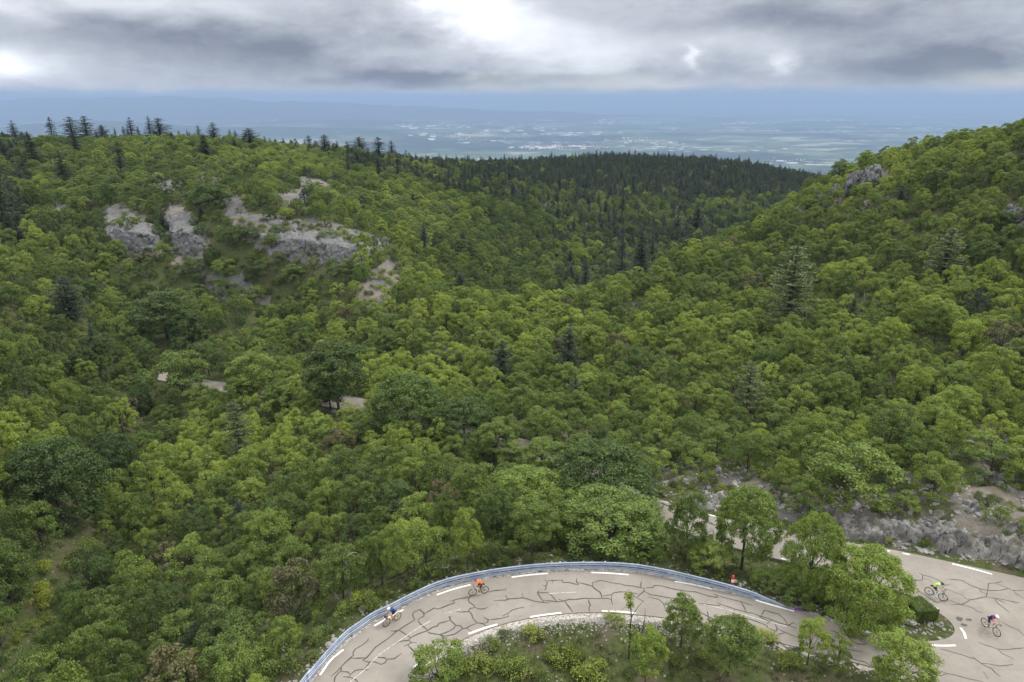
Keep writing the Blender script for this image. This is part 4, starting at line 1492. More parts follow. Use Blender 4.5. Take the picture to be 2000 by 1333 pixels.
def gen_forest():
    bands = [  # (r0, r1, tries, wmin, wmax)
        (30, 130, 32000, 1.6, 5.3), (125, 330, 56000, 1.7, 4.8), (325, 700, 40000, 3.0, 5.4)]
    for r0, r1, tries, w0, w1 in bands:
        D = np.sqrt(rng.uniform(r0 ** 2, r1 ** 2, tries))
        uu = rng.uniform(-.86, .86, tries)
        X = uu * (D * CP + 14)
        wid = np.sort(w0 + (w1 - w0) * rng.random(tries) ** 1.6)[::-1]
        big = rng.permutation(tries)[:tries // 40]      # a few big ones among small growth
        order_ = np.argsort(-np.where(np.isin(np.arange(tries), big), 99, wid * rng.uniform(.8, 1.25, tries)))
        wid = wid[order_]
        Zg = hgt(X, D)
        pu, pv, dep = proj(X, D, Zg)
        keep = (pu > -120) & (pu < 2120) & (pv < 1520) & (pv > 200)
        # line of sight to the tree top
        top = Zg + 5
        vis = np.ones(tries, bool)
        for t in np.linspace(.15, .96, 36):
            zl = H + (top - H) * t
            vis &= hgt(X * t, D * t) + (1.0 if r0 > 100 else 0) < zl + 4
        keep &= vis
        sc = scree_at(X, D, Zg)
        keep &= rng.random(tries) > np.where(sc > 0, sc * (.93 if r0 > 100 else .85), 0)
        u2, v2, _ = proj(X, D, Zg + 2.6)
        for poly, d0, d1, s in SCREE[:15]:      # nothing stands just in front of the open slabs
            m = inpoly(u2, v2, poly) & (D > d0 - 20) & (D < d1)
            keep &= ~(m & (rng.random(tries) < .8 * s))
        for poly, d0, d1, s in CLEAR:
            m = inpoly(pu, pv, poly) & (D > d0) & (D < d1)
            keep &= ~(m & (rng.random(tries) > s))
        nz = fbm(X / 30, D / 30, None, 2, 55)
        for i in np.nonzero(keep)[0]:
            x, y, wd = float(X[i]), float(D[i]), float(wid[i])
            if r0 < 150:
                c, k, d = kdr.find((x, y, 0))
                zk = road_pts[k][2]
                if d < ((wd * .42 + (1.3 if zk > -.2 else .4)) if zk > -5.5 else .7): continue
            # conifer or oak?
            pc = .003 if y < 150 else .012
            if y > 300 and pu[i] > 640: pc = .80 if (pv[i] < 372 + 30 * nz[i] and pu[i] > 900) else .28
            if y > 330 and pu[i] <= 640: pc = .10
            if y > 420 and pu[i] > 600: pc = .97 if pv[i] < 392 else .5
            if 190 < y <= 330 and 1080 < pu[i] < 1420 and pv[i] > 400: pc = .38
            if pu[i] < 60 and 250 < pv[i] < 480: pc = .35
            con = rng.random() < pc
            rv = float(np.min(np.hypot(RAV[:, 0] - x, RAV[:, 1] - y))) if y < 160 else 99
            if rv < 2.2: continue
            f = .375 if not con else .27
            if not ok_at(x, y, wd, f): continue
            reg(x, y, wd)
            hue = float(np.clip(rng.normal(.52, .26) + .28 * nz[i], -.25, 1.2))
            if con:
                q_ = rng.random()
                k = ('pine' if q_ < .62 else ('fir' if q_ < .86 else 'cedar')) if y > 200 else ('fir' if q_ < .6 else 'pine')
                wc = wd * 1.05 if k == 'fir' else wd
                TREES.append(dict(kind=k, x=x, y=y, z=float(Zg[i]), w=wc, h=wc * (rng.uniform(1.15, 1.65) if k == 'fir' else rng.uniform(.95, 1.3)) * (1.05 if y > 300 else .85), hue=float(rng.uniform(-.1, .5)), hand=False))
            else:
                k = 'oak'
                if rv < 8: hue = max(.02, hue - .25 * (1 - rv / 8))  # ravine gloom put into the leaf colour, deeper towards its bed
                if y > 170 and 850 < pu[i] < 1620 and not (pv[i] > 600): hue -= .22  # shade over the valley painted in as darker leaf colour
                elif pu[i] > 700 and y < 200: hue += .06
                h = wd * rng.uniform(.92, 1.25)
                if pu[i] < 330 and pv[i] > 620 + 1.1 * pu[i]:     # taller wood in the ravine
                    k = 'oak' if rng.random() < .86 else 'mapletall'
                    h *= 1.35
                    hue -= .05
                elif rng.random() < .06: k = 'oaktall'; h = wd * 1.4
                elif rng.random() < .035: k = 'maple'
                elif rng.random() < .012: k = 'dry'
                if y > 200 and pu[i] < 900: h *= .72
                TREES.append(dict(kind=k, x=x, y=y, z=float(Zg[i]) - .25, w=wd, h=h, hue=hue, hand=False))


RAV = [PD(*q) for q in ((50, 1333, 44.5), (90, 1230, 51), (140, 1100, 62), (190, 985, 78), (235, 890, 95), (300, 812, 112), (330, 760, 128), (310, 640, 148))]
RAV = resample_([(p.x, p.y) for p in RAV], 80)
gen_forest()
print('trees', len(TREES))

# shrubs and low growth
SHR = []


def gen_shrubs():
    n = 30000
    D = np.sqrt(rng.uniform(26 ** 2, 175 ** 2, n))
    X = rng.uniform(-.84, .84, n) * (D * CP + 14)
    wid = np.sort(rng.uniform(.7, 2.8, n))[::-1]
    Zg = hgt(X, D)
    pu, pv, dep = proj(X, D, Zg)
    keep = (pu > -60) & (pu < 2060) & (pv < 1480)
    inner = inpoly(pu, pv, [(700, 1500), (800, 1333), (900, 1250), (1100, 1200), (1300, 1205), (1700, 1300), (1900, 1400), (1900, 1500)]) & (D < 46)
    isl = inpoly(pu, pv, CLEAR[2][0]) & (D < 60)
    bank = inpoly(pu, pv, CLEAR[3][0]) & (D > 42) & (D < 80)
    keep &= ~(inner & ((rng.random(n) > .17) | (wid > 2.1))) & ~(isl & ((rng.random(n) > .10) | (pu > 1760))) & ~(bank & (rng.random(n) > .62))
    keep &= ~((D > 85) & (rng.random(n) > .5))
    nz = fbm(X / 14, D / 14, None, 3, 66)
    for i in np.nonzero(keep)[0]:
        x, y, wd = float(X[i]), float(D[i]), float(wid[i])
        c, k, d = kdr.find((x, y, 0))
        lim = wd * .5 + (.5 if not inner[i] else 1.4)
        if d < lim: continue
        if (bank[i] or isl[i]) and wd > 1.7: continue
        if not ok_at(x, y, wd, .33): continue
        reg(x, y, wd)
        hue = float(np.clip(rng.normal(.42, .25) + .3 * nz[i], -.1, 1.1))
        SHR.append(dict(kind='shrub', x=x, y=y, z=float(Zg[i]), w=wd, h=wd * rng.uniform(.45, .75), hue=hue, hand=False))


gen_shrubs()
for u, v, wp, hp, hue, lab in ((1135, 1232, 0, 0, 0, ''), (1040, 1242, 56, 30, .95, 'bright green shrub at the gravel edge inside the bend'), (1200, 1215, 50, 22, .8, 'low green shrub at the gravel edge near the bare sapling'),
                         (985, 1240, 34, 18, .25, 'brownish shrub at the gravel edge, next to the bright green one'), (710, 1180, 60, 42, .95, 'light green shrub just outside the guardrail near the broken dead trunk'),
                         (960, 1265, 46, 30, .6, None), (1490, 1245, 60, 26, 1.1, 'yellow-green low shrub on the inner road edge'),
                         (1540, 1300, 60, 40, .7, None), (1100, 1290, 70, 42, .7, None), (1380, 1290, 50, 30, .5, None), (1000, 1320, 80, 55, .6, None), (1150, 1325, 90, 50, .75, None), (930, 1310, 80, 50, .7, None)):
    if not wp: continue
    p = hit(u, v)
    dep = p.y * CP + (H - p.z) * SP
    SHR.append(dict(kind='shrub', x=p.x, y=p.y, z=p.z, w=wp * dep / 1333, h=hp * dep / 1333 * .8, hue=hue, hand=True, label=lab))
print('shrubs', len(SHR))

# how much of each plant the photo shows: painter's order in a small buffer
ALL = TREES + SHR
for i, t in enumerate(ALL): t['i'] = i
BW, BH = 1000, 667
buf = np.full((BH, BW), -1, np.int32)
order = sorted(range(len(ALL)), key=lambda i: -ALL[i]['y'])
ax = np.array([t['x'] for t in ALL]); ay = np.array([t['y'] for t in ALL]); az_ = np.array([t['z'] for t in ALL])
ah = np.array([t['h'] for t in ALL]); aw = np.array([t['w'] for t in ALL])
cu, cv, cd = proj(ax, ay, az_ + ah * .55)
ang = np.arctan2(H - az_, ay)
los = np.ones(len(ALL), bool)
for t in np.linspace(.1, .98, 60):
    los &= hgt(ax * t, ay * t) < H + (az_ + ah * .95 - H) * t + .3
for i in order:
    if not los[i]: continue
    s = 1333 / cd[i] / 2
    rx = aw[i] * s * .5
    ry = s * (ah[i] * math.cos(ang[i]) * .5 + aw[i] * .18)
    if ALL[i]['kind'] in ('fir', 'cedar', 'pine'): rx *= .7
    x0, x1 = int(cu[i] / 2 - rx), int(cu[i] / 2 + rx) + 1
    y0, y1 = int(cv[i] / 2 - ry), int(cv[i] / 2 + ry) + 1
    x0, x1, y0, y1 = max(x0, 0), min(x1, BW), max(y0, 0), min(y1, BH)
    if x0 >= x1 or y0 >= y1: continue
    yy, xx = np.ogrid[y0:y1, x0:x1]
    m = ((xx + .5 - cu[i] / 2) / max(rx, .6)) ** 2 + ((yy + .5 - cv[i] / 2) / max(ry, .6)) ** 2 < 1
    buf[y0:y1, x0:x1][m] = i
cnt = np.bincount(buf[buf >= 0], minlength=len(ALL))
for i, t in enumerate(ALL): t['px'] = int(cnt[i]); t['u'] = float(cu[i]); t['v'] = float(cv[i])

FAM = {'oak': 'oak', 'oaktall': 'oak', 'dry': 'oak', 'maple': 'oak', 'mapletall': 'oak', 'shrub': 'shrub', 'fir': 'fir', 'cedar': 'fir', 'pine': 'fir'}
fam = {}
for t in ALL: fam.setdefault(FAM[t['kind']], []).append(t)
CATS = {'oak': 'oak tree', 'oaktall': 'oak tree', 'dry': 'oak tree', 'maple': 'broadleaf tree', 'mapletall': 'broadleaf tree', 'shrub': 'shrub', 'fir': 'conifer', 'cedar': 'conifer', 'pine': 'conifer'}
NAMES = {'oak': 'oak_tree', 'oaktall': 'oak_tree', 'dry': 'oak_tree', 'maple': 'broadleaf_tree', 'mapletall': 'broadleaf_tree', 'shrub': 'shrub', 'fir': 'conifer_tree', 'cedar': 'conifer_tree', 'pine': 'conifer_tree'}

LM = [  # landmarks one can find: (u, v, phrase)
    (250, 450, 'left-hand slab of the rock faces'), (365, 450, 'narrow middle rock slab'), (590, 430, 'main grey rock slab'), (600, 500, 'vertical cliff below the main slab'), (720, 490, 'right end of the main slab'),
    (470, 560, 'pale scree patch under the cliffs'), (740, 560, 'brownish gully right of the cliffs'), (590, 370, 'small scree above the main slab'), (400, 340, 'topmost scree of the left hill'), (120, 410, 'small scree at far left'),
    (30, 300, 'left end of the skyline'), (180, 290, 'group of skyline cedars'), (310, 290, 'pair of big skyline cedars'), (490, 310, 'lone spreading cedar on the skyline'), (640, 330, 'skyline where the dark wood begins'),
    (800, 330, 'west edge of the dark conifer wood'), (1000, 340, 'dark conifer wood below the plain'), (1200, 340, 'middle of the dark conifer wood'), (1400, 350, 'right part of the dark conifer wood'), (1560, 360, 'lower tip of the dark conifer wood'),
    (1130, 440, 'scree strip across the valley'), (1000, 480, 'bottom of the wooded valley'), (1250, 500, 'clump of dark firs in the valley'), (1420, 450, 'valley below the conifer wood'), (860, 540, 'valley mouth right of the cliffs'),
    (1690, 355, 'grey crag on the right skyline'), (1820, 310, 'right skyline'), (1980, 290, 'top right corner of the slope'), (1990, 430, 'rock patch at the right edge'), (1850, 500, 'light cedar high on the right slope'),
    (1550, 560, 'big light cedar of the right slope'), (1465, 760, 'small light cedar above the bank'), (1225, 600, 'small scree window in the oaks'), (1370, 620, 'reddish soil patch in the oaks'), (1700, 620, 'middle of the right slope'),
    (1960, 670, 'bare patch at the right edge'), (1850, 760, 'upper right hand slope'), (1600, 780, 'slope above the rocky bank'), (1300, 760, 'slope above the stony path'), (1000, 620, 'near crest of the middle spur'),
    (1150, 600, 'crest beside the valley firs'), (870, 685, 'flat stone slab among the oaks'), (680, 640, 'hollow behind the far road'), (420, 755, 'far road surface'), (700, 790, 'far road under the trees'),
    (790, 780, 'large round tree by the far road'), (1000, 830, 'stony path beside the upper road'), (1075, 900, 'short glimpse of the edge line'), (1150, 960, 'big dark trees behind the guardrail'), (1280, 985, 'upper road where it emerges'),
    (1450, 970, 'left part of the rocky bank'), (1650, 1020, 'middle of the rocky bank'), (1880, 1050, 'grey rock face at the right edge'), (1930, 900, 'stony scree above the rock face'), (1440, 1085, 'grass strip beside the upper road'),
    (1700, 1190, 'largest round tree of the island'), (1840, 1210, 'tip of the hairpin island'), (1430, 1140, 'red and white marker post'), (1200, 1090, 'middle of the guardrail'), (1000, 1100, 'guardrail above the orange cyclist'),
    (780, 1160, 'guardrail above the blue cyclist'), (640, 1250, 'left end of the guardrail'), (686, 1130, 'broken dead trunk'), (850, 1050, 'thin trees above the guardrail'), (560, 1180, 'grassy slope left of the guardrail'),
    (530, 1255, 'white stones left of the guardrail'), (400, 1290, 'bottom edge left of the road'), (200, 1280, 'bottom left corner wood'), (50, 1200, 'dark ravine at the left edge'), (100, 1000, 'huge dark ravine tree'),
    (220, 900, 'dark tree deep in the ravine'), (50, 820, 'left edge above the ravine'), (120, 700, 'slope left of the far road'), (300, 800, 'head of the ravine'), (130, 600, 'wide cedar at left'), (60, 530, 'left edge below the firs'),
    (460, 860, 'pale cedar on the middle spur'), (600, 900, 'middle spur below the far road'), (800, 930, 'centre of the middle spur'), (500, 1000, 'lower part of the middle spur'), (350, 1080, 'reddish brown tree above the ravine'), (330, 640, 'dark wide tree at the hill foot'),
    (1100, 1250, 'gravel strip inside the bend'), (900, 1300, 'inner edge line at the bottom'), (1230, 1230, 'bare sapling inside the bend'), (1430, 1270, 'dull green tree inside the bend'), (1590, 1270, 'vivid yellow-green tree'), (1760, 1300, 'spreading tree at the bottom edge'),
    (1620, 1320, 'bottom edge right of the inner ground')]
lmu = np.array([a[0] for a in LM]); lmv = np.array([a[1] for a in LM])


def describe(t):
    k = int(np.argmin((lmu - t['u']) ** 2 + ((lmv - t['v']) * 1.3) ** 2))
    du, dv = t['u'] - LM[k][0], t['v'] - LM[k][1]
    if abs(du) < 14 and abs(dv) < 14: rel = 'beside'
    elif abs(du) > abs(dv) * 1.2: rel = 'right of' if du > 0 else 'left of'
    else: rel = 'below' if dv > 0 else 'above'
    h = t['hue']
    k_ = t['kind']
    if k_ in ('fir', 'cedar', 'pine'):
        c = 'light grey-green' if h > .7 else ('dark green' if h > .15 else 'blackish green')
        b = ('tall' if t['h'] > 1.6 * t['w'] else 'pointed') + ' fir' if k_ == 'fir' else ('blunt dense pine' if k_ == 'pine' else 'spreading cedar')
    elif k_ == 'shrub':
        c = 'yellow-green' if h > .72 else ('mid green' if h > .42 else ('dull olive' if h > .2 else 'dark brownish'))
        b = ('wide' if t['w'] > 2 else ('medium' if t['w'] > 1.4 else 'small')) + ' shrub'
    else:
        c = 'yellow-green' if h > .78 else ('light green' if h > .58 else ('mid green' if h > .38 else 'dark green'))
        if k_ == 'dry': c = 'brownish'
        s = 'large' if t['w'] > 5.6 else ('middling' if t['w'] > 4.2 else 'small')
        b = s + (' upright oak' if k_ == 'oaktall' else ' round leafy tree' if k_.startswith('maple') else ' oak')
    return '%s %s %s the %s' % (c, b, rel, LM[k][2]), LM[k][2]


def make_plant(t):
    protos = KIND[t['kind']]
    p = protos[(t['i'] * 7 + 3) % len(protos)]
    rz = (t['i'] * 2.39996) % 6.283
    nm = t.get('name') or NAMES[t['kind']]
    sx, sz = t['w'] / p[2], t['h'] / p[3]
    if p[1] is None:
        o = bpy.data.objects.new(nm, p[0])
        COL.objects.link(o)
        o.location = (t['x'], t['y'], t['z'])
        o.rotation_euler = (0, 0, rz)
        o.scale = (sx, sx, sz)
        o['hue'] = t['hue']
        t['obj'] = o
    else:
        o = empty(nm, (t['x'], t['y'], t['z']), rz)
        if not t.get('label'): tl = .02 if t['kind'] in ('fir', 'cedar', 'pine') else .10; o.rotation_euler = (math.sin(t['i'] * 1.7) * tl, math.cos(t['i'] * 2.3) * tl, rz)
        for me, pn in ((p[0], 'crown'), (p[1], 'trunk')):
            c = bpy.data.objects.new(pn, me)
            COL.objects.link(c)
            c.parent = o
            c.scale = (sx, sx, sz)
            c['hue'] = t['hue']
            if pn == 'crown': t['crown'] = c
            else: t['trunk'] = c
    lab, lm = describe(t)
    lab = t.get('auto') or lab
    if t.get('label'): lab = t['label']
    fam_ = FAM[t['kind']]
    grp = t.get('group') or {'oak': 'broadleaf trees ', 'shrub': 'shrubs ', 'fir': 'conifers '}[fam_] + 'around the ' + lm
    if t.get('label') and t['hand']: grp = 'single trees picked out near the road and rocks'
    lab = ' '.join(lab.split()[:16])
    tag(o, lab, t.get('cat') or CATS[t['kind']], grp)


def settle_labels(shown):
    by = {}
    for t in shown:
        if t.get('label'): continue
        by.setdefault(describe(t)[0], []).append(t)
    for lab, L in by.items():
        if len(L) == 1: continue
        su = max(t['u'] for t in L) - min(t['u'] for t in L)
        sv = (max(t['v'] for t in L) - min(t['v'] for t in L)) * 1.3
        if su >= sv:
            L.sort(key=lambda t: t['u'])
            W_ = ['leftmost'] + ['second from left', 'third from left', 'fourth from left', 'fifth from left', 'sixth from left', 'seventh from left'][:len(L) - 2] + ['rightmost']
        else:
            L.sort(key=lambda t: t['v'])
            W_ = ['uppermost'] + ['second from top', 'third from top', 'fourth from top', 'fifth from top'][:len(L) - 2] + ['lowest']
        NW = {2: 'two', 3: 'three', 4: 'four', 5: 'five', 6: 'six', 7: 'seven'}
        for t, w_ in zip(L, W_):
            t['auto'] = w_ + ' of ' + NW.get(len(L), 'several') + ', a ' + lab


rest = {}
for f, lst in fam.items():
    lst.sort(key=lambda t: (not (t.get('hand') and t.get('label')), -t['px']))
    shown = [t for t in lst[:296] if t['px'] > 0 or t.get('hand')]
    settle_labels(shown)
    for t in shown:
        make_plant(t)
        t['ind'] = True
    rest[f] = [t for t in lst if not t.get('ind')]
    print(f, len(lst), 'individual', len(shown), 'rest', len(rest[f]), 'visible rest', sum(t['px'] > 0 for t in rest[f]))


def scatter(name, pts, scl, rz, idx, hue, sources, mats=None):
    """one object whose points carry copies of the sources (each a list of objects that stand in the scene)"""
    me = bpy.data.meshes.new(name)
    me.vertices.add(len(pts))
    me.vertices.foreach_set('co', np.asarray(pts, np.float32).ravel())
    for nm, typ, dat in (('scl', 'FLOAT_VECTOR', scl), ('rot', 'FLOAT_VECTOR', rz), ('idx', 'INT', idx), ('hue', 'FLOAT', hue)):
        a = me.attributes.new(nm, typ, 'POINT')
        if typ == 'FLOAT_VECTOR': a.data.foreach_set('vector', np.asarray(dat, np.float32).ravel())
        elif typ == 'INT': a.data.foreach_set('value', np.asarray(dat, np.int32))
        else: a.data.foreach_set('value', np.asarray(dat, np.float32))
    o = bpy.data.objects.new(name, me)
    COL.objects.link(o)
    ng = bpy.data.node_groups.new(name, 'GeometryNodeTree')
    ng.interface.new_socket('Geometry', in_out='INPUT', socket_type='NodeSocketGeometry')
    ng.interface.new_socket('Geometry', in_out='OUTPUT', socket_type='NodeSocketGeometry')
    N = ng.nodes
    gi, go_ = N.new('NodeGroupInput'), N.new('NodeGroupOutput')
    jall = N.new('GeometryNodeJoinGeometry')
    for src in reversed(sources):
        j = N.new('GeometryNodeJoinGeometry')
        for s in src:
            oi = N.new('GeometryNodeObjectInfo')
            oi.transform_space = 'ORIGINAL'
            oi.inputs['Object'].default_value = s
            ng.links.new(oi.outputs['Geometry'], j.inputs[0])
        gti = N.new('GeometryNodeGeometryToInstance')
        ng.links.new(j.outputs[0], gti.inputs[0])
        ng.links.new(gti.outputs[0], jall.inputs[0])
    iop = N.new('GeometryNodeInstanceOnPoints')
    ng.links.new(gi.outputs[0], iop.inputs['Points'])
    ng.links.new(jall.outputs[0], iop.inputs['Instance'])
    iop.inputs['Pick Instance'].default_value = True

    def na(nm, typ):
        q = N.new('GeometryNodeInputNamedAttribute')
        q.data_type = typ
        q.inputs['Name'].default_value = nm
        return q.outputs['Attribute']
    ng.links.new(na('idx', 'INT'), iop.inputs['Instance Index'])
    er = N.new('FunctionNodeEulerToRotation')
    ng.links.new(na('rot', 'FLOAT_VECTOR'), er.inputs[0])
    ng.links.new(er.outputs[0], iop.inputs['Rotation'])
    ng.links.new(na('scl', 'FLOAT_VECTOR'), iop.inputs['Scale'])
    ng.links.new(iop.outputs[0], go_.inputs[0])
    md = o.modifiers.new('scatter', 'NODES')
    md.node_group = ng
    return o


def scatter_plants(name, lst, label, cat):
    protos = []      # every prototype mesh that stands somewhere as an individual
    for t in ALL:
        if not t.get('ind'): continue
        key = t['crown'].data.name if 'crown' in t else t['obj'].data.name
        if key not in [q[0] for q in protos]:
            src = [t['crown'], t['trunk']] if 'crown' in t else [t['obj']]
            protos.append((key, src))
    keys = [q[0] for q in protos]
    use, rows = [], []
    for t in lst:
        P = [p for p in KIND[t['kind']] if p[0].name in keys]
        if not P: continue
        p = P[(t['i'] * 5 + 1) % len(P)]
        if p[0].name not in use: use.append(p[0].name)
        rows.append((t, p, use.index(p[0].name)))
    src = [protos[keys.index(k)][1] for k in use]
    o = scatter(name, [(t['x'], t['y'], t['z']) for t, p, i in rows], [(t['w'] / p[2], t['w'] / p[2], t['h'] / p[3]) for t, p, i in rows],
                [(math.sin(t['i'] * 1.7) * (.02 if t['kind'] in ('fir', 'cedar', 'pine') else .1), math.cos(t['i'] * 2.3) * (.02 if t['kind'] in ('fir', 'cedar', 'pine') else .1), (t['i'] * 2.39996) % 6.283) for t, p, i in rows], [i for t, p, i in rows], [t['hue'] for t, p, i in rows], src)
    tag(o, label, cat, kind='stuff')
    return o


scatter_plants('oak_wood', rest['oak'], 'continuous cover of small green oaks on the farther slopes', 'woodland')
scatter_plants('conifer_wood', rest['fir'], 'dark conifer forest on the far ridge and in the valley', 'forest')
scatter_plants('low_scrub', rest['shrub'], 'low green scrub filling the gaps between the trees', 'scrub')

# ------------------------------------------------------------------ rock
def lime_f(g):
    geo = g.n('ShaderNodeNewGeometry')
    pos = geo.outputs['Position']
    n1 = g.noise(pos, 0.8, 6, 0.65)
    st = g.noise(g.vm('MULTIPLY', pos, (1.6, 1.6, 0.28)), 1.6, 5, 0.7, 0.3)
    n3 = g.noise(pos, 6.0, 4, 0.7)
    c = g.mix(g.ramp(n1, .35, .65), (0.100, 0.099, 0.097), (0.170, 0.168, 0.164))
    c = g.mix(g.ramp(st, .54, .68, 0, .6), c, (0.050, 0.050, 0.048))
    c = g.mix(g.ramp(n3, .45, .75, 0, .45), c, (0.215, 0.212, 0.206))
    gr_ = g.ramp(g.noise(pos, 1.7, 4, .6), .60, .70, 0, .6)
    c = g.mix(gr_, c, (0.06, 0.07, 0.025))
    v = g.voro(pos, 1.4, 'DISTANCE_TO_EDGE')
    c = g.mix(g.ramp(v, .035, .0, 0, .5), c, (0.06, 0.055, 0.05))
    return pbsdf(g, c, .92, .15, bump=g.m('ADD', n3, st), bstr=.7, bdist=.08)


M['lime'] = mat('limestone', lime_f)


def limenear_f(g):
    geo = g.n('ShaderNodeNewGeometry')
    pos = geo.outputs['Position']
    n1 = g.noise(pos, 1.3, 6, 0.65)
    n3 = g.noise(pos, 9.0, 4, 0.7)
    c = g.mix(g.ramp(n1, .32, .68), (0.105, 0.098, 0.088), (0.195, 0.188, 0.177))
    c = g.mix(g.ramp(n3, .45, .75, 0, .5), c, (0.27, 0.262, 0.248))
    wp = g.vm('ADD', pos, g.vm('SCALE', g.noise(pos, 1.5, 3, .6, col=True)))
    fc = g.sep(g.voro(wp, 1.7, 'F1', 'Color'))[0]
    c = g.mix(.55, c, g.mix(fc, (0.070, 0.066, 0.060), (0.290, 0.282, 0.268)))
    cr_ = g.noise(g.vm('MULTIPLY', pos, (2.2, 2.2, .7)), 1.6, 5, .75, .6)
    c = g.mix(g.ramp(cr_, .54, .62, 0, .9), c, (0.030, 0.028, 0.024))
    nz = g.sep(geo.outputs['Normal'])[2]
    moss = g.m('MULTIPLY', g.ramp(g.noise(pos, 1.1, 5, .6), .48, .60, 0, .85), g.ramp(nz, .35, .8))
    c = g.mix(moss, c, g.mix(n3, (0.060, 0.070, 0.024), (0.135, 0.110, 0.075)))
    return pbsdf(g, c, .92, .15, bump=g.m('ADD', n3, n1), bstr=.7, bdist=.06)


M['limenear'] = mat('roadside_limestone', limenear_f)


def resample(P, n):
    P = [Vector(p) for p in P]
    L = [0]
    for a, b in zip(P, P[1:]): L.append(L[-1] + (b - a).length)
    out = []
    for k in range(n):
        s = L[-1] * k / (n - 1)
        i = min(int(np.searchsorted(L, s, side='right')) - 1, len(P) - 2)
        i = max(i, 0)
        t = (s - L[i]) / max(1e-6, L[i + 1] - L[i])
        out.append(P[i].lerp(P[i + 1], t))
    return np.array(out)


def rock_sheet(name, rows, nrow, nu, amp, cs, label, cat='cliff', seed=1):
    R = [resample(r, nu) for r in rows]
    G_ = []
    for i in range(len(R) - 1):
        for k in range(nrow[i]):
            t = k / nrow[i]
            G_.append(R[i] * (1 - t) + R[i + 1] * t)
    G_.append(R[-1])
    G_ = np.array(G_)
    nv = len(G_)
    du = np.gradient(G_, axis=1)
    dv = np.gradient(G_, axis=0)
    N = np.cross(du, dv)
    N /= np.maximum(np.linalg.norm(N, axis=2, keepdims=True), 1e-6)
    if N[..., 2].mean() < 0: N = -N
    x, y, z = G_[..., 0].ravel(), G_[..., 1].ravel(), G_[..., 2].ravel()
    f1, f2, cid = worley(x / cs, y / cs, z / (cs * 1.6), seed)
    g1, g2, cd2 = worley(x / cs * 2.6, y / cs * 2.6, z / cs * 2.0, seed + 9)
    d = (cid - .45) * 1.0 + np.minimum(f2 - f1, .25) * 1.3 + (cd2 - .5) * .38 + np.minimum(g2 - g1, .3) * .4 + fbm(x / cs / 2.5, y / cs / 2.5, z / cs / 2.5, 4, seed) * .6
    d = d.reshape(nv, nu) * amp
    edge = np.minimum(np.arange(nu), np.arange(nu)[::-1]) / (nu * .06)
    d *= np.clip(edge, 0, 1)[None]
    rag = fbm(x / 2.5, y / 2.5, None, 3, seed + 30).reshape(nv, nu)
    rowt = np.linspace(0, 1, nv)[:, None]
    dip = sstep(.0, .45, rag * .8 + .30 - rowt * 1.15) * 1.1 + (1 - np.clip(edge * .5, 0, 1))[None] * (.5 + rag)
    G_[..., 2] -= np.maximum(dip, 0) * (1 - np.clip(1 - N[..., 2], 0, 1))
    vert = 1 - np.clip(N[..., 2], 0, 1)
    d *= .30 + .70 * vert
    G_ = G_ + N * d[..., None]
    G_[:, 0, 2] -= 1.2
    G_[:, -1, 2] -= 1.2
    idx = np.arange(nv * nu).reshape(nv, nu)
    F = np.stack([idx[:-1, :-1].ravel(), idx[:-1, 1:].ravel(), idx[1:, 1:].ravel(), idx[1:, :-1].ravel()], -1)
    c = G_.reshape(-1, 3).mean(0)
    me = mesh_np(name, G_.reshape(-1, 3) - c, F)
    o = link(name, me, M['lime'])
    o.location = c
    tag(o, label, cat)
    return o


def hp(u, v, dz=0.0):
    p = hit(u, v)
    p.z += dz
    return p


def cliff(name, back, lip, foot, proud, label, cat='cliff', nu=140, amp=.5, cs=1.4, seed=1, nr=(26, 30), bz=.12):
    F_ = [hp(u, v) for u, v in foot]
    Lp = []
    for (u, v), f in zip(lip, F_):
        Lp.append(PD(u, v, f.y + proud))
    B_ = [hp(u, v, bz) for u, v in back]
    under = [Vector((f.x, f.y - .3, f.z - 1.5)) for f in F_]
    bb = [Vector((b.x, b.y + 1.5, b.z - .8)) for b in B_]
    return rock_sheet(name, [bb, B_, Lp, F_, under], (3, nr[0], nr[1], 4), nu, amp, cs, label, cat, seed)


cliff('rock_cliff', [(452, 420), (520, 420), (580, 432), (640, 432), (700, 455), (752, 470)], [(498, 454), (540, 466), (600, 468), (640, 476), (690, 487), (718, 492)],
      [(500, 482), (545, 503), (600, 512), (640, 518), (690, 520), (716, 517)], 2.2, 'largest grey rock face on the left hill, with vertical streaks under a sloping slab', nu=230, amp=.8)
cliff('rock_cliff', [(200, 410), (240, 403), (285, 430), (308, 452)], [(203, 448), (240, 450), (275, 455), (312, 462)], [(206, 470), (240, 482), (264, 500), (308, 488)], 2.0,
      'leftmost grey rock face on the left hill with a rounded slab on top', nu=110, amp=.8, seed=5)
cliff('rock_cliff', [(320, 408), (350, 405), (380, 430), (403, 458)], [(332, 452), (360, 452), (385, 462), (408, 472)], [(340, 482), (362, 496), (385, 498), (406, 490)], 1.8,
      'narrow grey rock face between the leftmost one and the largest one', nu=90, amp=.7, seed=8)


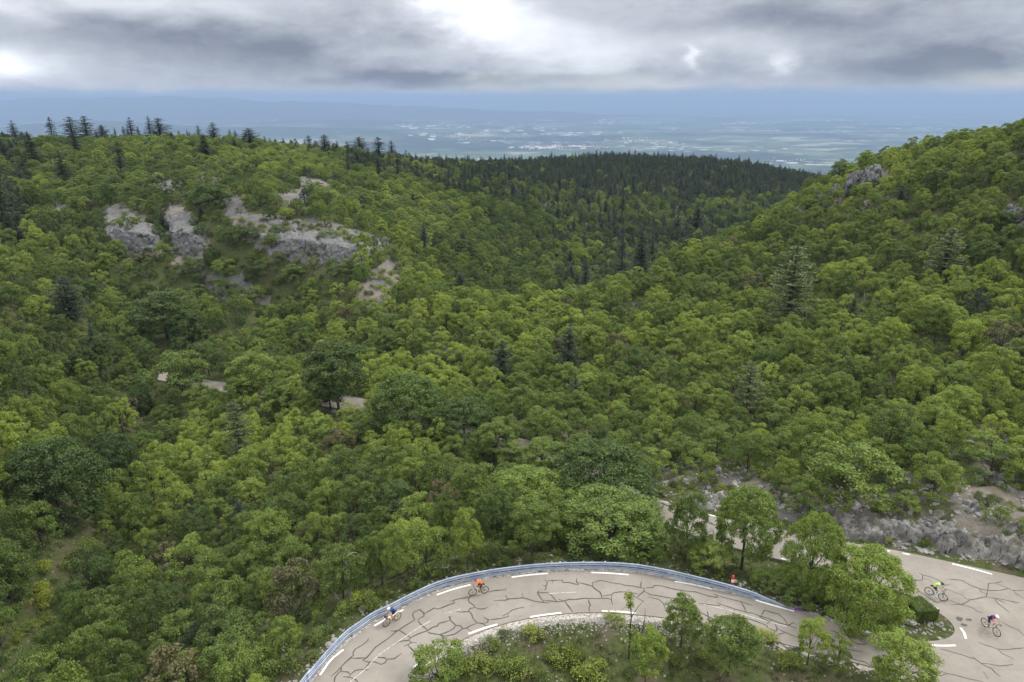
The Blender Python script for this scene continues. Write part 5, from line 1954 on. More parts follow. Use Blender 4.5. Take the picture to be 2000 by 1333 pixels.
def boulder(name, c, size, rz, label, cat='rock', seed=0, sub=5, amp=.28, mats=None, group=None):
    bm = bmesh.new()
    bmesh.ops.create_icosphere(bm, subdivisions=sub, radius=1.0)
    me = bpy.data.meshes.new(name)
    bm.to_mesh(me)
    bm.free()
    n = len(me.vertices)
    P = np.empty(n * 3, np.float32)
    me.vertices.foreach_get('co', P)
    P = P.reshape(-1, 3).astype(float)
    f1, f2, cid = worley(P[:, 0] * 1.5 + seed * 7, P[:, 1] * 1.5, P[:, 2] * 1.2, seed)
    g1, g2, cd2 = worley(P[:, 0] * 4 + seed, P[:, 1] * 4, P[:, 2] * 3, seed + 3)
    d = (cid - .5) * amp + np.minimum(f2 - f1, .3) * amp * .9 + (cd2 - .5) * amp * .35 + fbm(P[:, 0] * 2 + seed, P[:, 1] * 2, P[:, 2] * 2, 4, seed) * amp * .5
    P *= (1 + d)[:, None]
    P *= np.array(size) / 2
    me.vertices.foreach_set('co', P.astype(np.float32).ravel())
    me.update()
    o = link(name, me, mats or M['lime'])
    o.location = c
    o.rotation_euler = (0, 0, rz)
    tag(o, label, cat, group)
    return o


def crag(u, v, wpx, hpx, label, seed):
    p = hit(u, v)
    dep = p.y * CP + (H - p.z) * SP
    wd, ht = wpx * dep / 1333, hpx * dep / 1333
    boulder('rock_outcrop', (p.x, p.y + wd * .3, p.z + ht * .28), (wd, wd * .7, ht * 1.5), .2 * seed, label, 'rock outcrop', seed, 5, .30)


crag(1672, 380, 44, 36, 'left half of the pale grey crag on the right skyline', 3)
crag(1706, 378, 52, 44, 'taller right half of the pale grey crag on the right skyline', 4)
crag(1632, 385, 22, 22, 'small grey rock left of the skyline crag', 6)
crag(1603, 398, 20, 18, 'lowest small grey rock on the crest left of the skyline crag', 7)
crag(1985, 432, 40, 26, 'grey rock at the right edge high on the slope', 8)


def rocky_bank():
    """broken limestone standing out of the slope above the upper road"""
    e_ = (upU[0] - upU[3]).normalized()
    base = [upU[0] + e_ * 9, upU[0] + e_ * 4] + [p for p in upU if p.x > 12]
    R = resample(base, 430)
    dd = np.gradient(R, axis=0)
    nrm = np.stack([-dd[:, 1], dd[:, 0]], -1)
    nrm /= np.linalg.norm(nrm, axis=1, keepdims=True)
    if nrm[:, 1].mean() < 0: nrm = -nrm
    T = np.linspace(.7, 17, 125)
    X = R[None, :, 0] + nrm[None, :, 0] * T[:, None]
    Y = R[None, :, 1] + nrm[None, :, 1] * T[:, None]
    Z = hgt(X.ravel(), Y.ravel()).reshape(X.shape)
    right = sstep(29, 35, X)
    band = np.exp(-((T[:, None] - 2.6) / 1.7) ** 2)
    bias = -.26 + band * (.26 + .52 * right) + .14 * np.exp(-((T[:, None] - 8) / 3.5) ** 2) * (1 - right)
    I_ = sstep(.0, .38, fbm(X / 3.2, Y / 2.6, None, 4, 41) * .62 + bias)
    fade = np.clip(np.minimum(np.arange(430), np.arange(430)[::-1]) / 14, 0, 1)[None] * sstep(.7, 1.5, T)[:, None] * (1 - sstep(14, 17, T))[:, None]
    I_ = I_ * fade
    f1, f2, cid = worley(X / 1.05, Y / .9, Z / 1.3, 51)
    g1, g2, cd2 = worley(X / .38, Y / .33, Z / .5, 52)
    wall = right * .80 * sstep(1.2, 2.1, T)[:, None] * (1 - sstep(2.6, 5.5, T))[:, None] * (.75 + .5 * fbm(X / 4, Y / 4, None, 2, 61))
    d = I_ * (.16 + .22 * cid + 1.1 * np.minimum(f2 - f1, .12) + .22 * cd2 + 1.0 * np.minimum(g2 - g1, .14) + .22 * fbm(X / 1.6, Y / 1.6, None, 4, 9) + .10 * fbm(X / .35, Y / .35, None, 2, 19)) + wall * fade - .28 * (1 - I_)
    Z = Z + d
    Y2 = Y - I_ * .35 * cid * right - I_ * .18 * cd2
    nv, nu = X.shape
    idx = np.arange(nv * nu).reshape(nv, nu)
    F = np.stack([idx[:-1, :-1].ravel(), idx[:-1, 1:].ravel(), idx[1:, 1:].ravel(), idx[1:, :-1].ravel()], -1)
    V = np.stack([X, Y2, Z], -1).reshape(-1, 3)
    c = V.mean(0)
    o = link('rock_outcrop', mesh_np('rock_outcrop', V - c, F), M['limenear'])
    o.location = c
    tag(o, 'broken grey limestone ribs and low rock faces on the bank along the upper road', 'rock outcrop')


rocky_bank()
ST = []
whites = M['white_stone'] = plain('white_stone', (.235, .222, .205), .9, .15, 0, .35, 3)
for k, (u, v, s) in enumerate([(643, 1260, .55), (652, 1254, .6), (707, 1192, .6), (1779, 1219, .8)]):
    p = hit(u, v)
    ST.append(boulder('stone', (p.x, p.y, p.z + s * .15), (s, s * .8, s * .6), k, ['white stone just outside the left end of the guardrail, lower of two', 'white stone just outside the left end of the guardrail, upper of two',
                                                                      'white stone at the foot of the guardrail near the broken dead trunk', 'dark grey stone on the island left of the clipped hedge'][k], 'stone', 30 + k, 3, .3, whites))

# loose stones: verges, bank, slabs
sp = []


def strew(x, y, s):
    c, k, d = kdr.find((x, y, 0))
    if d < .55: return
    sp.append((x, y, s))


for i in range(len(inner_s) - 1):
    a, b = inner_s[i], inner_s[i + 1]
    if b.x > 26: break
    n = Vector((-(b - a).y, (b - a).x, 0)).normalized() * -1
    wdt = 1.5 if b.x < 14 else .6
    for _ in range(int((b - a).length * (95 if b.x < 14 else 26))):
        q = a.lerp(b, random.random()) + n * (.25 + abs(random.gauss(0, .5)) * wdt)
        strew(q.x, q.y, random.uniform(.06, .17))
for i in range(len(outer_s) - 1):
    a, b = outer_s[i], outer_s[i + 1]
    n = Vector((-(b - a).y, (b - a).x, 0)).normalized()
    isl = b.x > 18
    for _ in range(int((b - a).length * (13 if isl else 12))):
        q = a.lerp(b, random.random()) + n * (.6 + abs(random.gauss(0, .7)))
        strew(q.x, q.y, random.uniform(.07, .28))
n = 26000
Xs, Ys = rng.uniform(-50, 62, n), rng.uniform(33, 110, n)
Zs = hgt(Xs, Ys)
sc = scree_at(Xs, Ys, Zs)
dens = np.where(sc > .1, .75 * sc, .012)
for i in np.nonzero(rng.random(n) < dens)[0]:
    strew(float(Xs[i]), float(Ys[i]), float(rng.uniform(.10, .26) + (rng.random() ** 6) * .7))
Xs, Ys = rng.uniform(10, 62, 15000), rng.uniform(45, 82, 15000)
sc = scree_at(Xs, Ys, hgt(Xs, Ys))
for i in np.nonzero(sc > .1)[0]:
    strew(float(Xs[i]), float(Ys[i]), float(rng.uniform(.08, .24) + (rng.random() ** 7) * .7))
print('stones', len(sp))
sx_ = np.array([a[0] for a in sp]); sy_ = np.array([a[1] for a in sp]); ss_ = np.array([a[2] for a in sp])
sz_ = hgt(sx_, sy_)
o = scatter('loose_stones', np.stack([sx_, sy_, sz_ + ss_ * .08], -1), np.stack([ss_ / .6 * rng.uniform(.7, 1.3, len(sp)), ss_ / .6, ss_ / .6 * rng.uniform(.6, 1, len(sp))], -1),
            np.stack([rng.uniform(-.4, .4, len(sp)), rng.uniform(-.4, .4, len(sp)), rng.uniform(0, 6.28, len(sp))], -1), rng.integers(0, 3, len(sp)), rng.random(len(sp)), [[ST[0]], [ST[1]], [ST[2]]])
tag(o, 'white chippings and loose limestone on the verges and banks', 'gravel', kind='stuff')

# grass tufts
n = 30000
Xg, Yg = rng.uniform(-34, 58, n), rng.uniform(28, 78, n)
Zg = hgt(Xg, Yg)
pu, pv_, dp = proj(Xg, Yg, Zg)
pn = fbm(Xg / 3.0, Yg / 3.0, None, 3, 88)
k = (pu > -20) & (pu < 2020) & (pv_ < 1400) & (rng.random(n) < np.clip(.55 + pn * .6, .08, 1))
rk = scree_at(Xg, Yg, Zg)
k &= rng.random(n) > rk * .75
kk = []
for i in np.nonzero(k)[0]:
    c, q, d = kdr.find((float(Xg[i]), float(Yg[i]), 0))
    if d > .6 + (1.0 * rng.random() if True else 0): kk.append(i)
kk = np.array(kk)
nb = 12
cx = np.repeat(Xg[kk], nb) + rng.normal(size=len(kk) * nb) * .14
cy = np.repeat(Yg[kk], nb) + rng.normal(size=len(kk) * nb) * .14
cz = np.repeat(Zg[kk], nb) - .03
hgt_ = rng.uniform(.08, .30, len(cx))
a = rng.uniform(0, 6.283, len(cx))
wv_ = np.stack([np.cos(a), np.sin(a), np.zeros_like(a)], -1) * .022
ln = np.stack([np.cos(a * 3.1), np.sin(a * 3.1), np.zeros_like(a)], -1) * (hgt_ * rng.uniform(.2, .8, len(a)))[:, None]
B = np.stack([cx, cy, cz], -1)
T = B + ln + np.stack([0 * hgt_, 0 * hgt_, hgt_], -1)
V = np.stack([B - wv_, B + wv_, T + wv_ * .3, T - wv_ * .3], 1).reshape(-1, 3)
o = link('grass', mesh_np('grass', V, np.arange(len(V)).reshape(-1, 4)), M['grass'])
tag(o, 'short rough grass on the ground inside the bend and beside the roads', 'grass', kind='stuff')


# ------------------------------------------------------------------ clipped hedge
gp = [PZ(u, v, -.05) for u, v in ((1768, 1192), (1786, 1216), (1829, 1213), (1791, 1184))]
hd = empty('hedge', tuple(gp[1]))
tag(hd, 'dark green box hedge clipped flat on the hairpin island beside the largest round tree', 'hedge')
hh = 1.0
base_ = gp[1]
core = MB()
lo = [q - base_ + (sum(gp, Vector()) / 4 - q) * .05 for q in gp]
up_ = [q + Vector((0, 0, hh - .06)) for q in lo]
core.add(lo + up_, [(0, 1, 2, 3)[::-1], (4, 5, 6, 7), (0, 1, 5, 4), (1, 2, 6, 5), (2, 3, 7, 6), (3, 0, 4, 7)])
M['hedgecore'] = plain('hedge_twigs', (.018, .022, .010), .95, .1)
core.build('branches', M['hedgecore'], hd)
PP, NN = [], []
faces = [(gp[0], gp[1], gp[2], gp[3], 'top')] + [(gp[i], gp[(i + 1) % 4], None, None, 'side') for i in range(4)]
for f in faces:
    if f[4] == 'top':
        m = 5200
        s, t = rng.random((m, 1)), rng.random((m, 1))
        A_, B_, C_, D_ = [np.array(q - base_) for q in f[:4]]
        P = (A_ * (1 - s) + B_ * s) * (1 - t) + (D_ * (1 - s) + C_ * s) * t
        P[:, 2] = hh + rng.normal(size=m) * .03
        N = np.array([0, 0, 1.0]) + rng.normal(size=(m, 3)) * .5
    else:
        m = 2600
        s = rng.random((m, 1))
        A_, B_ = np.array(f[0] - base_), np.array(f[1] - base_)
        P = A_ * (1 - s) + B_ * s
        P[:, 2] = rng.uniform(0, hh, m)
        e = B_ - A_
        nn = np.array([e[1], -e[0], 0]) / np.linalg.norm(e)
        P += nn * (rng.normal(size=(m, 1)) * .03)
        N = nn + rng.normal(size=(m, 3)) * .5
    PP.append(P); NN.append(N)
V, F = leaves(np.concatenate(PP), np.concatenate(NN), .10)
ho = link('foliage', mesh_np('hedge_leaves', V, F), M['shrub'], hd)
ho['hue'] = .30

# ------------------------------------------------------------------ marker post behind the guardrail
M['redp'] = plain('red_plastic', (.55, .030, .028), .45, .5)
M['whitep'] = plain('white_plastic', (.80, .80, .78), .45, .5)
mp = PZ(1429, 1160, 0) + Vector((.12, .45, -.1))
mo = empty('marker_post', tuple(mp))
tag(mo, 'round red and white marker post standing just behind the guardrail', 'marker post')
for nm, z0, z1, r, mt in (('post', 0, 1.20, .105, 'whitep'), ('red_cap', 1.20, 1.50, .112, 'redp'), ('red_band', .62, .90, .110, 'redp')):
    mb = MB()
    if nm == 'red_cap':
        mb.tube([(0, 0, z0), (0, 0, z1 - .05), (0, 0, z1)], [r, r, r * .75], 16)
    else:
        mb.tube([(0, 0, z0), (0, 0, z1)], r, 16)
    mb.build(nm, M[mt], mo)


# ------------------------------------------------------------------ dead wood
def dead(name, u, v, chains, label, cat, leafy=None, mt='dead', scale=None):
    p = hit(u, v)
    dep = p.y * CP + (H - p.z) * SP
    a = math.atan2(H - p.z, p.y)
    k = dep / 1333
    mb = MB()
    ends = []
    for ch in chains:
        pts, rad = [], []
        for (du, dv, dy, r) in ch:
            pts.append(Vector((du * k, dy, -dv * k / math.cos(a) + dy * math.tan(a) * 0)))
            rad.append(r)
        mb.tube(pts, rad, 8)
        ends.append(pts[-1])
    if leafy:
        root = empty(name, tuple(p))
        mb.build('trunk', M[mt], root)
        PP, NN = [], []
        for (du, dv, rr, m) in leafy:
            c = np.array([du * k, 0, -dv * k / math.cos(a)])
            e = sph(m)
            PP.append(c + e * (rr * rng.random((m, 1)) ** .5))
            NN.append(e + rng.normal(size=(m, 3)) * .5)
        V, F = leaves(np.concatenate(PP), np.concatenate(NN), .16)
        cr = link('crown', mesh_np('sapling_leaves', V, F), M['oak'], root)
        cr['hue'] = .85
        o = root
    else:
        o = mb.build(name, M[mt])
        o.location = p
    tag(o, label, cat)
    return o


dead('dead_tree', 686, 1172, [[(0, 6, 0, .20), (0, -20, 0, .17), (-1, -45, .1, .14), (-3, -62, 0, .13), (-1, -74, .1, .10), (4, -80, 0, .07), (12, -84, 0, .045), (20, -84, 0, .02)],
                              [(-1, -45, 0, .09), (-12, -56, .2, .05), (-20, -60, .4, .02)], [(-3, -64, 0, .06), (-8, -72, 0, .03), (-10, -80, 0, .012)], [(0, -30, 0, .07), (8, -40, -.3, .03)]],
     'broken grey trunk of a dead tree with a bent bleached top outside the guardrail', 'dead tree')
dead('fallen_branch', 668, 1178, [[(0, 0, 0, .07), (-8, -10, 0, .09), (-16, -18, .2, .06), (-24, -22, .3, .02)], [(-8, -10, 0, .04), (-14, -6, .1, .015)], [(-16, -18, .2, .03), (-17, -26, .2, .01)]],
     'fallen grey branch leaning at the foot of the broken dead trunk', 'fallen branch')
dead('dead_branches', 655, 1128, [[(8, 6, 0, .10), (2, -14, 0, .07), (-8, -22, 0, .04), (-22, -20, .1, .015)], [(2, -14, 0, .06), (-2, -28, 0, .03), (-1, -38, 0, .012)], [(-8, -22, 0, .03), (-16, -34, 0, .012)],
                                  [(2, -14, 0, .05), (10, -24, 0, .03), (4, -34, 0, .012)], [(-22, -20, .1, .02), (-30, -14, 0, .01)]],
     'bleached bare branches tangled left of the broken dead trunk', 'dead branches')
dead('bare_sapling', 1228, 1286, [[(0, 2, 0, .07), (-1, -30, 0, .06), (-1, -70, 0, .045), (-4, -95, 0, .03), (-8, -112, 0, .015)], [(-1, -70, 0, .03), (10, -88, 0, .02), (20, -98, 0, .008)],
                                  [(-1, -84, 0, .02), (-14, -88, 0, .012), (-22, -82, 0, .006)], [(-1, -50, 0, .02), (8, -62, 0, .01)]],
     'thin dark sapling inside the bend, nearly bare with a tuft of leaves on top', 'sapling', [(-8, -106, .42, 170), (-4, -92, .3, 90), (2, -50, .28, 60), (-3, -30, .3, 60)], 'bark')
dead('bare_sapling', 1245, 1262, [[(0, 4, 0, .08), (2, -12, 0, .07), (8, -30, 0, .05), (10, -50, 0, .02), (9, -66, 0, .008)], [(4, -20, 0, .04), (-2, -40, 0, .02), (-6, -54, 0, .008)], [(8, -30, 0, .03), (16, -40, 0, .012)]],
     'crooked bare dark stem beside the thin sapling inside the bend', 'sapling', None, 'bark')
dead('bare_sapling', 1637, 1300, [[(0, 2, 0, .05), (-1, -22, 0, .04), (-3, -40, 0, .02), (-5, -52, 0, .01)], [(-1, -22, 0, .02), (6, -32, 0, .012), (5, -40, 0, .006)]],
     'short bare dark twig tree right of the vivid yellow-green tree', 'sapling', None, 'bark')
dead('dead_tree', 1740, 770, [[(0, 0, 0, .12), (-3, -20, 0, .09), (-8, -34, 0, .05), (-12, -42, 0, .02)], [(-3, -20, 0, .04), (4, -30, 0, .015)]], 'bare grey snag leaning among the oaks of the right slope', 'dead tree')
dead('dead_tree', 1685, 600, [[(0, 4, 0, .12), (0, -16, 0, .09), (-2, -28, 0, .04)], [(0, -12, 0, .05), (5, -24, 0, .02)]], 'short pale snag among the oaks high on the right slope', 'dead tree')


# ------------------------------------------------------------------ bicycles and riders
def P3(l):
    return [Vector(p) for p in l]


def torus(mb, c, R, r, n=36, m=8, mi=0):
    vs, fs = [], []
    for i in range(n):
        a = 2 * math.pi * i / n
        for j in range(m):
            b = 2 * math.pi * j / m
            vs.append((c[0] + (R + r * math.cos(b)) * math.cos(a), c[1] + r * math.sin(b), c[2] + (R + r * math.cos(b)) * math.sin(a)))
    for i in range(n):
        for j in range(m):
            fs.append((i * m + j, i * m + (j + 1) % m, ((i + 1) % n) * m + (j + 1) % m, ((i + 1) % n) * m + j))
    mb.add(vs, fs, mi, True)


M['tyre'] = plain('tyre_rubber', (.018, .018, .018), .75, .3)
M['blackm'] = plain('black_metal', (.025, .025, .028), .4, .5, .3)
M['chrome'] = plain('bare_metal', (.35, .36, .38), .35, .5, .8)


def make_bike(fcol, fork, tape, crank, extras, label):
    root = empty('bicycle', (0, 0, 0))
    fm = plain('bicycle_paint', fcol, .3, .5)
    fk = plain('fork_paint', fork, .3, .5)
    tp = plain('bar_tape', tape, .7, .3)
    f = MB()
    bb, hb, ht = (0, 0, .27), (.475, 0, .70), (.435, 0, .86)
    sc_ = (-.165, 0, .80)
    f.tube(P3([hb, ht]), .026, 10)
    f.tube(P3([hb, bb]), [.030, .034], 10)
    f.tube(P3([ht, sc_]), [.024, .018], 10)
    f.tube(P3([bb, sc_]), .020, 10)
    for s in (-1, 1):
        f.tube(P3([bb, (-.12, s * .045, .29), (-.42, s * .065, .34)]), [.014, .013, .010], 8)
        f.tube(P3([sc_, (-.20, s * .04, .72), (-.42, s * .065, .34)]), .009, 8)
    f.build('frame', fm, root)
    k = MB()
    k.tube(P3([hb, (.49, 0, .69)]), .03, 8)
    for s in (-1, 1): k.tube(P3([(.482, s * .03, .70), (.52, s * .055, .58), (.58, s * .055, .34)]), [.018, .015, .010], 8)
    k.build('fork', fk, root)
    for nm, cx_ in (('rear_wheel', -.42), ('front_wheel', .58)):
        we = MB()
        torus(we, (0, 0, 0), .300, .014)
        torus(we, (0, 0, 0), .318, .010)
        for i in range(20):
            a = 2 * math.pi * i / 20
            we.tube(P3([(0, .03 * (1 if i % 2 else -1), 0), (.3 * math.cos(a), 0, .3 * math.sin(a))]), .0016, 4, cap=False)
        we.tube(P3([(0, -.05, 0), (0, .05, 0)]), .022, 10)
        wo = we.build(nm, M['blackm'], root)
        wo.location = (cx_, 0, .34)
        ty = MB()
        torus(ty, (0, 0, 0), .328, .014, 40, 8)
        ty.build('tyre', M['tyre'], wo)
    s_ = MB()
    s_.tube(P3([sc_, (-.205, 0, .955)]), .014, 8)
    s_.build('seat_post', M['blackm'], root)
    sd_ = MB()
    sd_.tube(P3([(-.34, 0, .965), (-.30, 0, .975), (-.20, 0, .97), (-.10, 0, .965), (-.06, 0, .955)]), [.05, .068, .045, .022, .012], 10)
    so_ = sd_.build('saddle', M['blackm'], root)
    so_.scale = (1, 1, 1)
    h = MB()
    h.tube(P3([ht, (.43, 0, .90), (.52, 0, .94)]), [.02, .018, .017], 8)
    h.tube(P3([(.52, -.20, .94), (.52, .20, .94)]), .014, 8)
    h.build('stem', M['blackm'], root)
    for s in (-1, 1):
        d = MB()
        d.tube(P3([(.52, s * .19, .94), (.58, s * .205, .935), (.625, s * .21, .90), (.615, s * .212, .84), (.56, s * .215, .81), (.48, s * .215, .81)]), .016, 8)
        d.tube(P3([(.59, s * .205, .94), (.62, s * .205, .985), (.635, s * .205, .99)]), [.018, .017, .012], 8)
        d.tube(P3([(.635, s * .205, .97), (.655, s * .207, .92), (.65, s * .208, .86)]), .006, 6)
        d.build('drop_bar', tp, root)
    c = MB()
    for s in (-1, 1):
        dx, dz = math.cos(crank) * .17 * s, math.sin(crank) * .17 * s
        c.tube(P3([(0, s * .05, .27), (dx, s * .085, .27 + dz)]), .011, 8)
        c.box((dx, s * .125, .27 + dz), (.09, .06, .016))
    torus(c, (0, -.045, .27), .085, .006, 28, 6)
    torus(c, (0, -.045, .27), .06, .006, 20, 6)
    torus(c, (-.42, -.04, .34), .04, .008, 18, 6)
    c.tube(P3([(0, -.045, .355), (-.42, -.04, .385)]), .005, 4)
    c.tube(P3([(0, -.045, .185), (-.40, -.04, .24), (-.42, -.04, .30)]), .005, 4)
    c.build('crankset', M['blackm'], root)
    bt = MB()
    bt.tube(P3([(.12, 0, .44), (.22, 0, .545)]), .036, 10)
    bt.tube(P3([(.22, 0, .545), (.245, 0, .57)]), .022, 10)
    bt.build('bottle', M['whitep'], root)
    for e in extras:
        m_ = MB()
        if e[0] == 'saddle_bag':
            m_.tube(P3([(-.27, 0, .93), (-.36, 0, .90), (-.42, 0, .90)]), [.05, .06, .045], 10)
        elif e[0] == 'handlebar_bag':
            m_.tube(P3([(.60, -.13, .88), (.60, 0, .87), (.60, .13, .88)]), [.075, .085, .075], 12)
        m_.build(e[0], plain(e[0] + '_cloth', e[1], .8, .2), root)
    tag(root, label, 'bicycle', 'road bicycles ridden through the bend')
    return root


SKIN = (.50, .28, .19)


def make_rider(jers, jers2, helm, shoe, sock, crank, label, hoods=True):
    """posed body grown over a joint skeleton; x forward, z up, origin on the road under the bottom bracket"""
    bm = bmesh.new()
    Vv, Rr, E, Tt = [], [], [], []

    def add(p, r, par, t):
        Vv.append(Vector(p)); Rr.append(r); Tt.append(t)
        if par is not None: E.append((par, len(Vv) - 1))
        return len(Vv) - 1
    pel = add((-.20, 0, 1.02), (.135, .15), None, 'shorts')
    ab = add((-.10, 0, 1.13), (.12, .14), pel, 'jersey')
    ch = add((.05, 0, 1.25), (.125, .155), ab, 'jersey')
    sh = add((.16, 0, 1.325), (.095, .13), ch, 'jersey')
    nk = add((.235, 0, 1.385), .055, sh, 'skin')
    h0 = add((.285, 0, 1.43), .075, nk, 'skin')
    h1 = add((.315, 0, 1.49), (.085, .082), h0, 'skin')
    h2 = add((.31, 0, 1.545), .065, h1, 'skin')
    add((.395, 0, 1.445), .022, h0, 'skin')       # nose and chin
    hx, hz = (.60, .985)
    for s in (-1, 1):
        a1 = add((.17, s * .17, 1.31), .062, sh, 'jersey')
        a2 = add((.22, s * .215, 1.23), .052, a1, 'jersey')
        el = add((.34, s * .255, 1.12), .040, a2, 'skin')
        fa = add((.45, s * .24, 1.05), .036, el, 'skin')
        wr = add((hx - .06, s * .212, hz + .01), .026, fa, 'skin')
        pa = add((hx - .015, s * .21, hz + .015), .034, wr, 'glove')
        for q, (oy, ln_) in enumerate(((.030, .045), (.011, .052), (-.008, .050), (-.026, .040))):
            k1 = add((hx + .012 + ln_ * .4, s * (.21 + oy), hz + .012), .0105, pa, 'skin')
            k2 = add((hx + .018 + ln_ * .55, s * (.21 + oy * 1.05), hz - .022), .0095, k1, 'skin')
            add((hx + .005 + ln_ * .3, s * (.21 + oy), hz - .044), .0085, k2, 'skin')
        t1 = add((hx + .0, s * (.21 - .040), hz + .0), .011, pa, 'skin')
        add((hx + .022, s * (.21 - .043), hz - .024), .0095, t1, 'skin')
        pz = .27 + math.sin(crank) * .17 * s
        px_ = math.cos(crank) * .17 * s
        ank = Vector((px_ - .09, s * .12, pz + .115))
        hip = Vector((-.185, s * .095, .985))
        d = ank - hip
        L = d.length
        l1, l2 = .445, .425
        L = min(L, l1 + l2 - .005)
        c_ = (l1 * l1 + L * L - l2 * l2) / (2 * l1 * L)
        al = math.acos(max(-1, min(1, c_)))
        base = math.atan2(d.z, d.x)
        kn = hip + Vector((math.cos(base + al) * l1, s * .01, math.sin(base + al) * l1))
        th0 = add(tuple(hip.lerp(kn, .12)), .098, pel, 'shorts')
        th = add(tuple(hip.lerp(kn, .45)), .080, th0, 'shorts')
        th2 = add(tuple(hip.lerp(kn, .72)), .064, th, 'shorts')
        k_ = add(tuple(kn), .052, th2, 'skin')
        cf = add(tuple(kn.lerp(ank, .35) + Vector((-.015, 0, 0))), .053, k_, 'skin')
        c2 = add(tuple(kn.lerp(ank, .72)), .036, cf, 'sock' if sock else 'skin')
        an = add(tuple(ank), .034, c2, 'sock')
        hl = add((ank.x - .02, ank.y, ank.z - .065), .036, an, 'shoe')
        bl = add((ank.x + .09, ank.y, ank.z - .075), .036, hl, 'shoe')
        add((ank.x + .175, ank.y, ank.z - .085), .026, bl, 'shoe')
    me = bpy.data.meshes.new('body')
    me.from_pydata([tuple(v) for v in Vv], E, [])
    o = link('person', me)
    md = o.modifiers.new('skin', 'SKIN')
    md.use_smooth_shade = True
    sv = me.skin_vertices[0].data
    for i, r in enumerate(Rr):
        sv[i].radius = r if isinstance(r, tuple) else (r, r)
        sv[i].use_root = (i == 0)
    sb = o.modifiers.new('sub', 'SUBSURF')
    sb.levels = sb.render_levels = 1
    dg = bpy.context.evaluated_depsgraph_get()
    me2 = bpy.data.meshes.new_from_object(o.evaluated_get(dg))
    o.modifiers.clear()
    o.data = me2
    me2.materials.clear()
    ms = {'jersey': plain('jersey_cloth', jers, .8, .2, 0, .12, 9), 'jersey2': plain('jersey_panel', jers2, .8, .2), 'shorts': plain('shorts_cloth', (.014, .014, .018), .7, .3), 'skin': plain('skin', SKIN, .55, .4),
          'glove': plain('glove', (.05, .05, .06), .7, .2), 'sock': plain('sock', sock or SKIN, .8, .2), 'shoe': plain('shoe', shoe, .4, .4)}
    keys = list(ms)
    for kx in keys: me2.materials.append(ms[kx])
    segs = [(Vv[a], Vv[b], Tt[b]) for a, b in E]
    for pl in me2.polygons:
        c = pl.center
        best, bt = 9, 'skin'
        for a, b, t in segs:
            ab_ = b - a
            tt = max(0, min(1, (c - a).dot(ab_) / max(ab_.length_squared, 1e-9)))
            d = (c - a - ab_ * tt).length
            if t in ('skin', 'glove'): d *= 1.0
            if d < best: best, bt = d, t
        if bt == 'shorts' and c.z > 1.06: bt = 'jersey'
        if bt == 'jersey' and jers2 != jers and ((c.z < 1.22 and c.x > -.02) or abs(c.y) > .14): bt = 'jersey2'
        if bt == 'skin' and c.x < .17 and c.z > 1.2: bt = 'jersey'
        pl.material_index = keys.index(bt)
    hm = MB()
    vs, fs = [], []
    nn_, mm = 18, 8
    for j in range(mm + 1):
        b = (math.pi / 2) * j / mm
        for i in range(nn_):
            a = 2 * math.pi * i / nn_
            x = math.cos(a) * math.cos(b)
            rid = 1 + .03 * math.cos(a * 0 + 6 * math.asin(max(-1, min(1, math.sin(a) * math.cos(b)))))
            vs.append((x * .142 * rid - (.02 if x < 0 else 0), math.sin(a) * math.cos(b) * .104 * rid, math.sin(b) * .108 * rid))
    for j in range(mm):
        for i in range(nn_):
            fs.append((j * nn_ + i, j * nn_ + (i + 1) % nn_, (j + 1) * nn_ + (i + 1) % nn_, (j + 1) * nn_ + i))
    hm.add(vs, fs, 0, True)
    ho_ = hm.build('helmet', plain('helmet_shell', helm, .35, .5), o)
    ho_.location = (.315, 0, 1.505)
    ho_.rotation_euler = (0, .35, 0)
    tag(o, label, 'person', 'cyclists riding through the bend')
    return o


RD = [
    ((925.5, 1163.6), (947, 1159.4), ((.05, .06, .09), (.6, .6, .62), (.7, .7, .7), -1.35, [('saddle_bag', (.03, .03, .035))], 'dark road bicycle with white fork under the orange clad rider'),
     ((.80, .16, .015), (.80, .16, .015), (.10, .03, .32), (.78, .78, .78), None, 'person in an orange jersey, black shorts and purple helmet, cycling close to the guardrail')),
    ((760.3, 1221.2), (777.2, 1211.4), ((.60, .42, .02), (.60, .42, .02), (.02, .02, .02), .9, [('handlebar_bag', (.02, .03, .10))], 'yellow framed bicycle with a navy bag on its handlebar'),
     ((.015, .05, .17), (.015, .05, .17), (.72, .70, .69), (.03, .03, .03), None, 'person in a navy blue jersey and white helmet, cycling ahead of the orange clad rider')),
    ((1834, 1171.5), (1812.6, 1162), ((.55, .66, .64), (.04, .04, .04), (.02, .02, .02), 2.6, [('saddle_bag', (.02, .02, .02))], 'pale framed bicycle with a black saddle bag entering the hairpin'),
     ((.70, .82, .06), (.16, .50, .72), (.02, .025, .06), (.8, .8, .82), (.8, .8, .8), 'person in a fluorescent yellow and light blue jersey with dark helmet, cycling into the hairpin')),
    ((1935.5, 1235), (1921.3, 1223.4), ((.6, .6, .62), (.5, .5, .52), (.02, .02, .02), .3, [], 'white and black racing bicycle nearest the right edge'),
     ((.025, .02, .16), (.45, .015, .10), (.82, .82, .82), (.7, .7, .72), None, 'person in a navy and crimson jersey with white helmet, cycling nearest the right edge'))]
for fr, rr_, bk, rd_ in RD:
    A_, B_ = PZ(*fr, 0), PZ(*rr_, 0)
    d = (A_ - B_).normalized()
    mid = B_ + d * .42
    b = make_bike(*bk)
    b.location = (mid.x, mid.y, .012)
    b.rotation_euler = (0, 0, math.atan2(d.y, d.x))
    r_ = make_rider(rd_[0], rd_[1], rd_[2], rd_[3], rd_[4], bk[3], rd_[5])
    r_.location = b.location
    r_.rotation_euler = b.rotation_euler

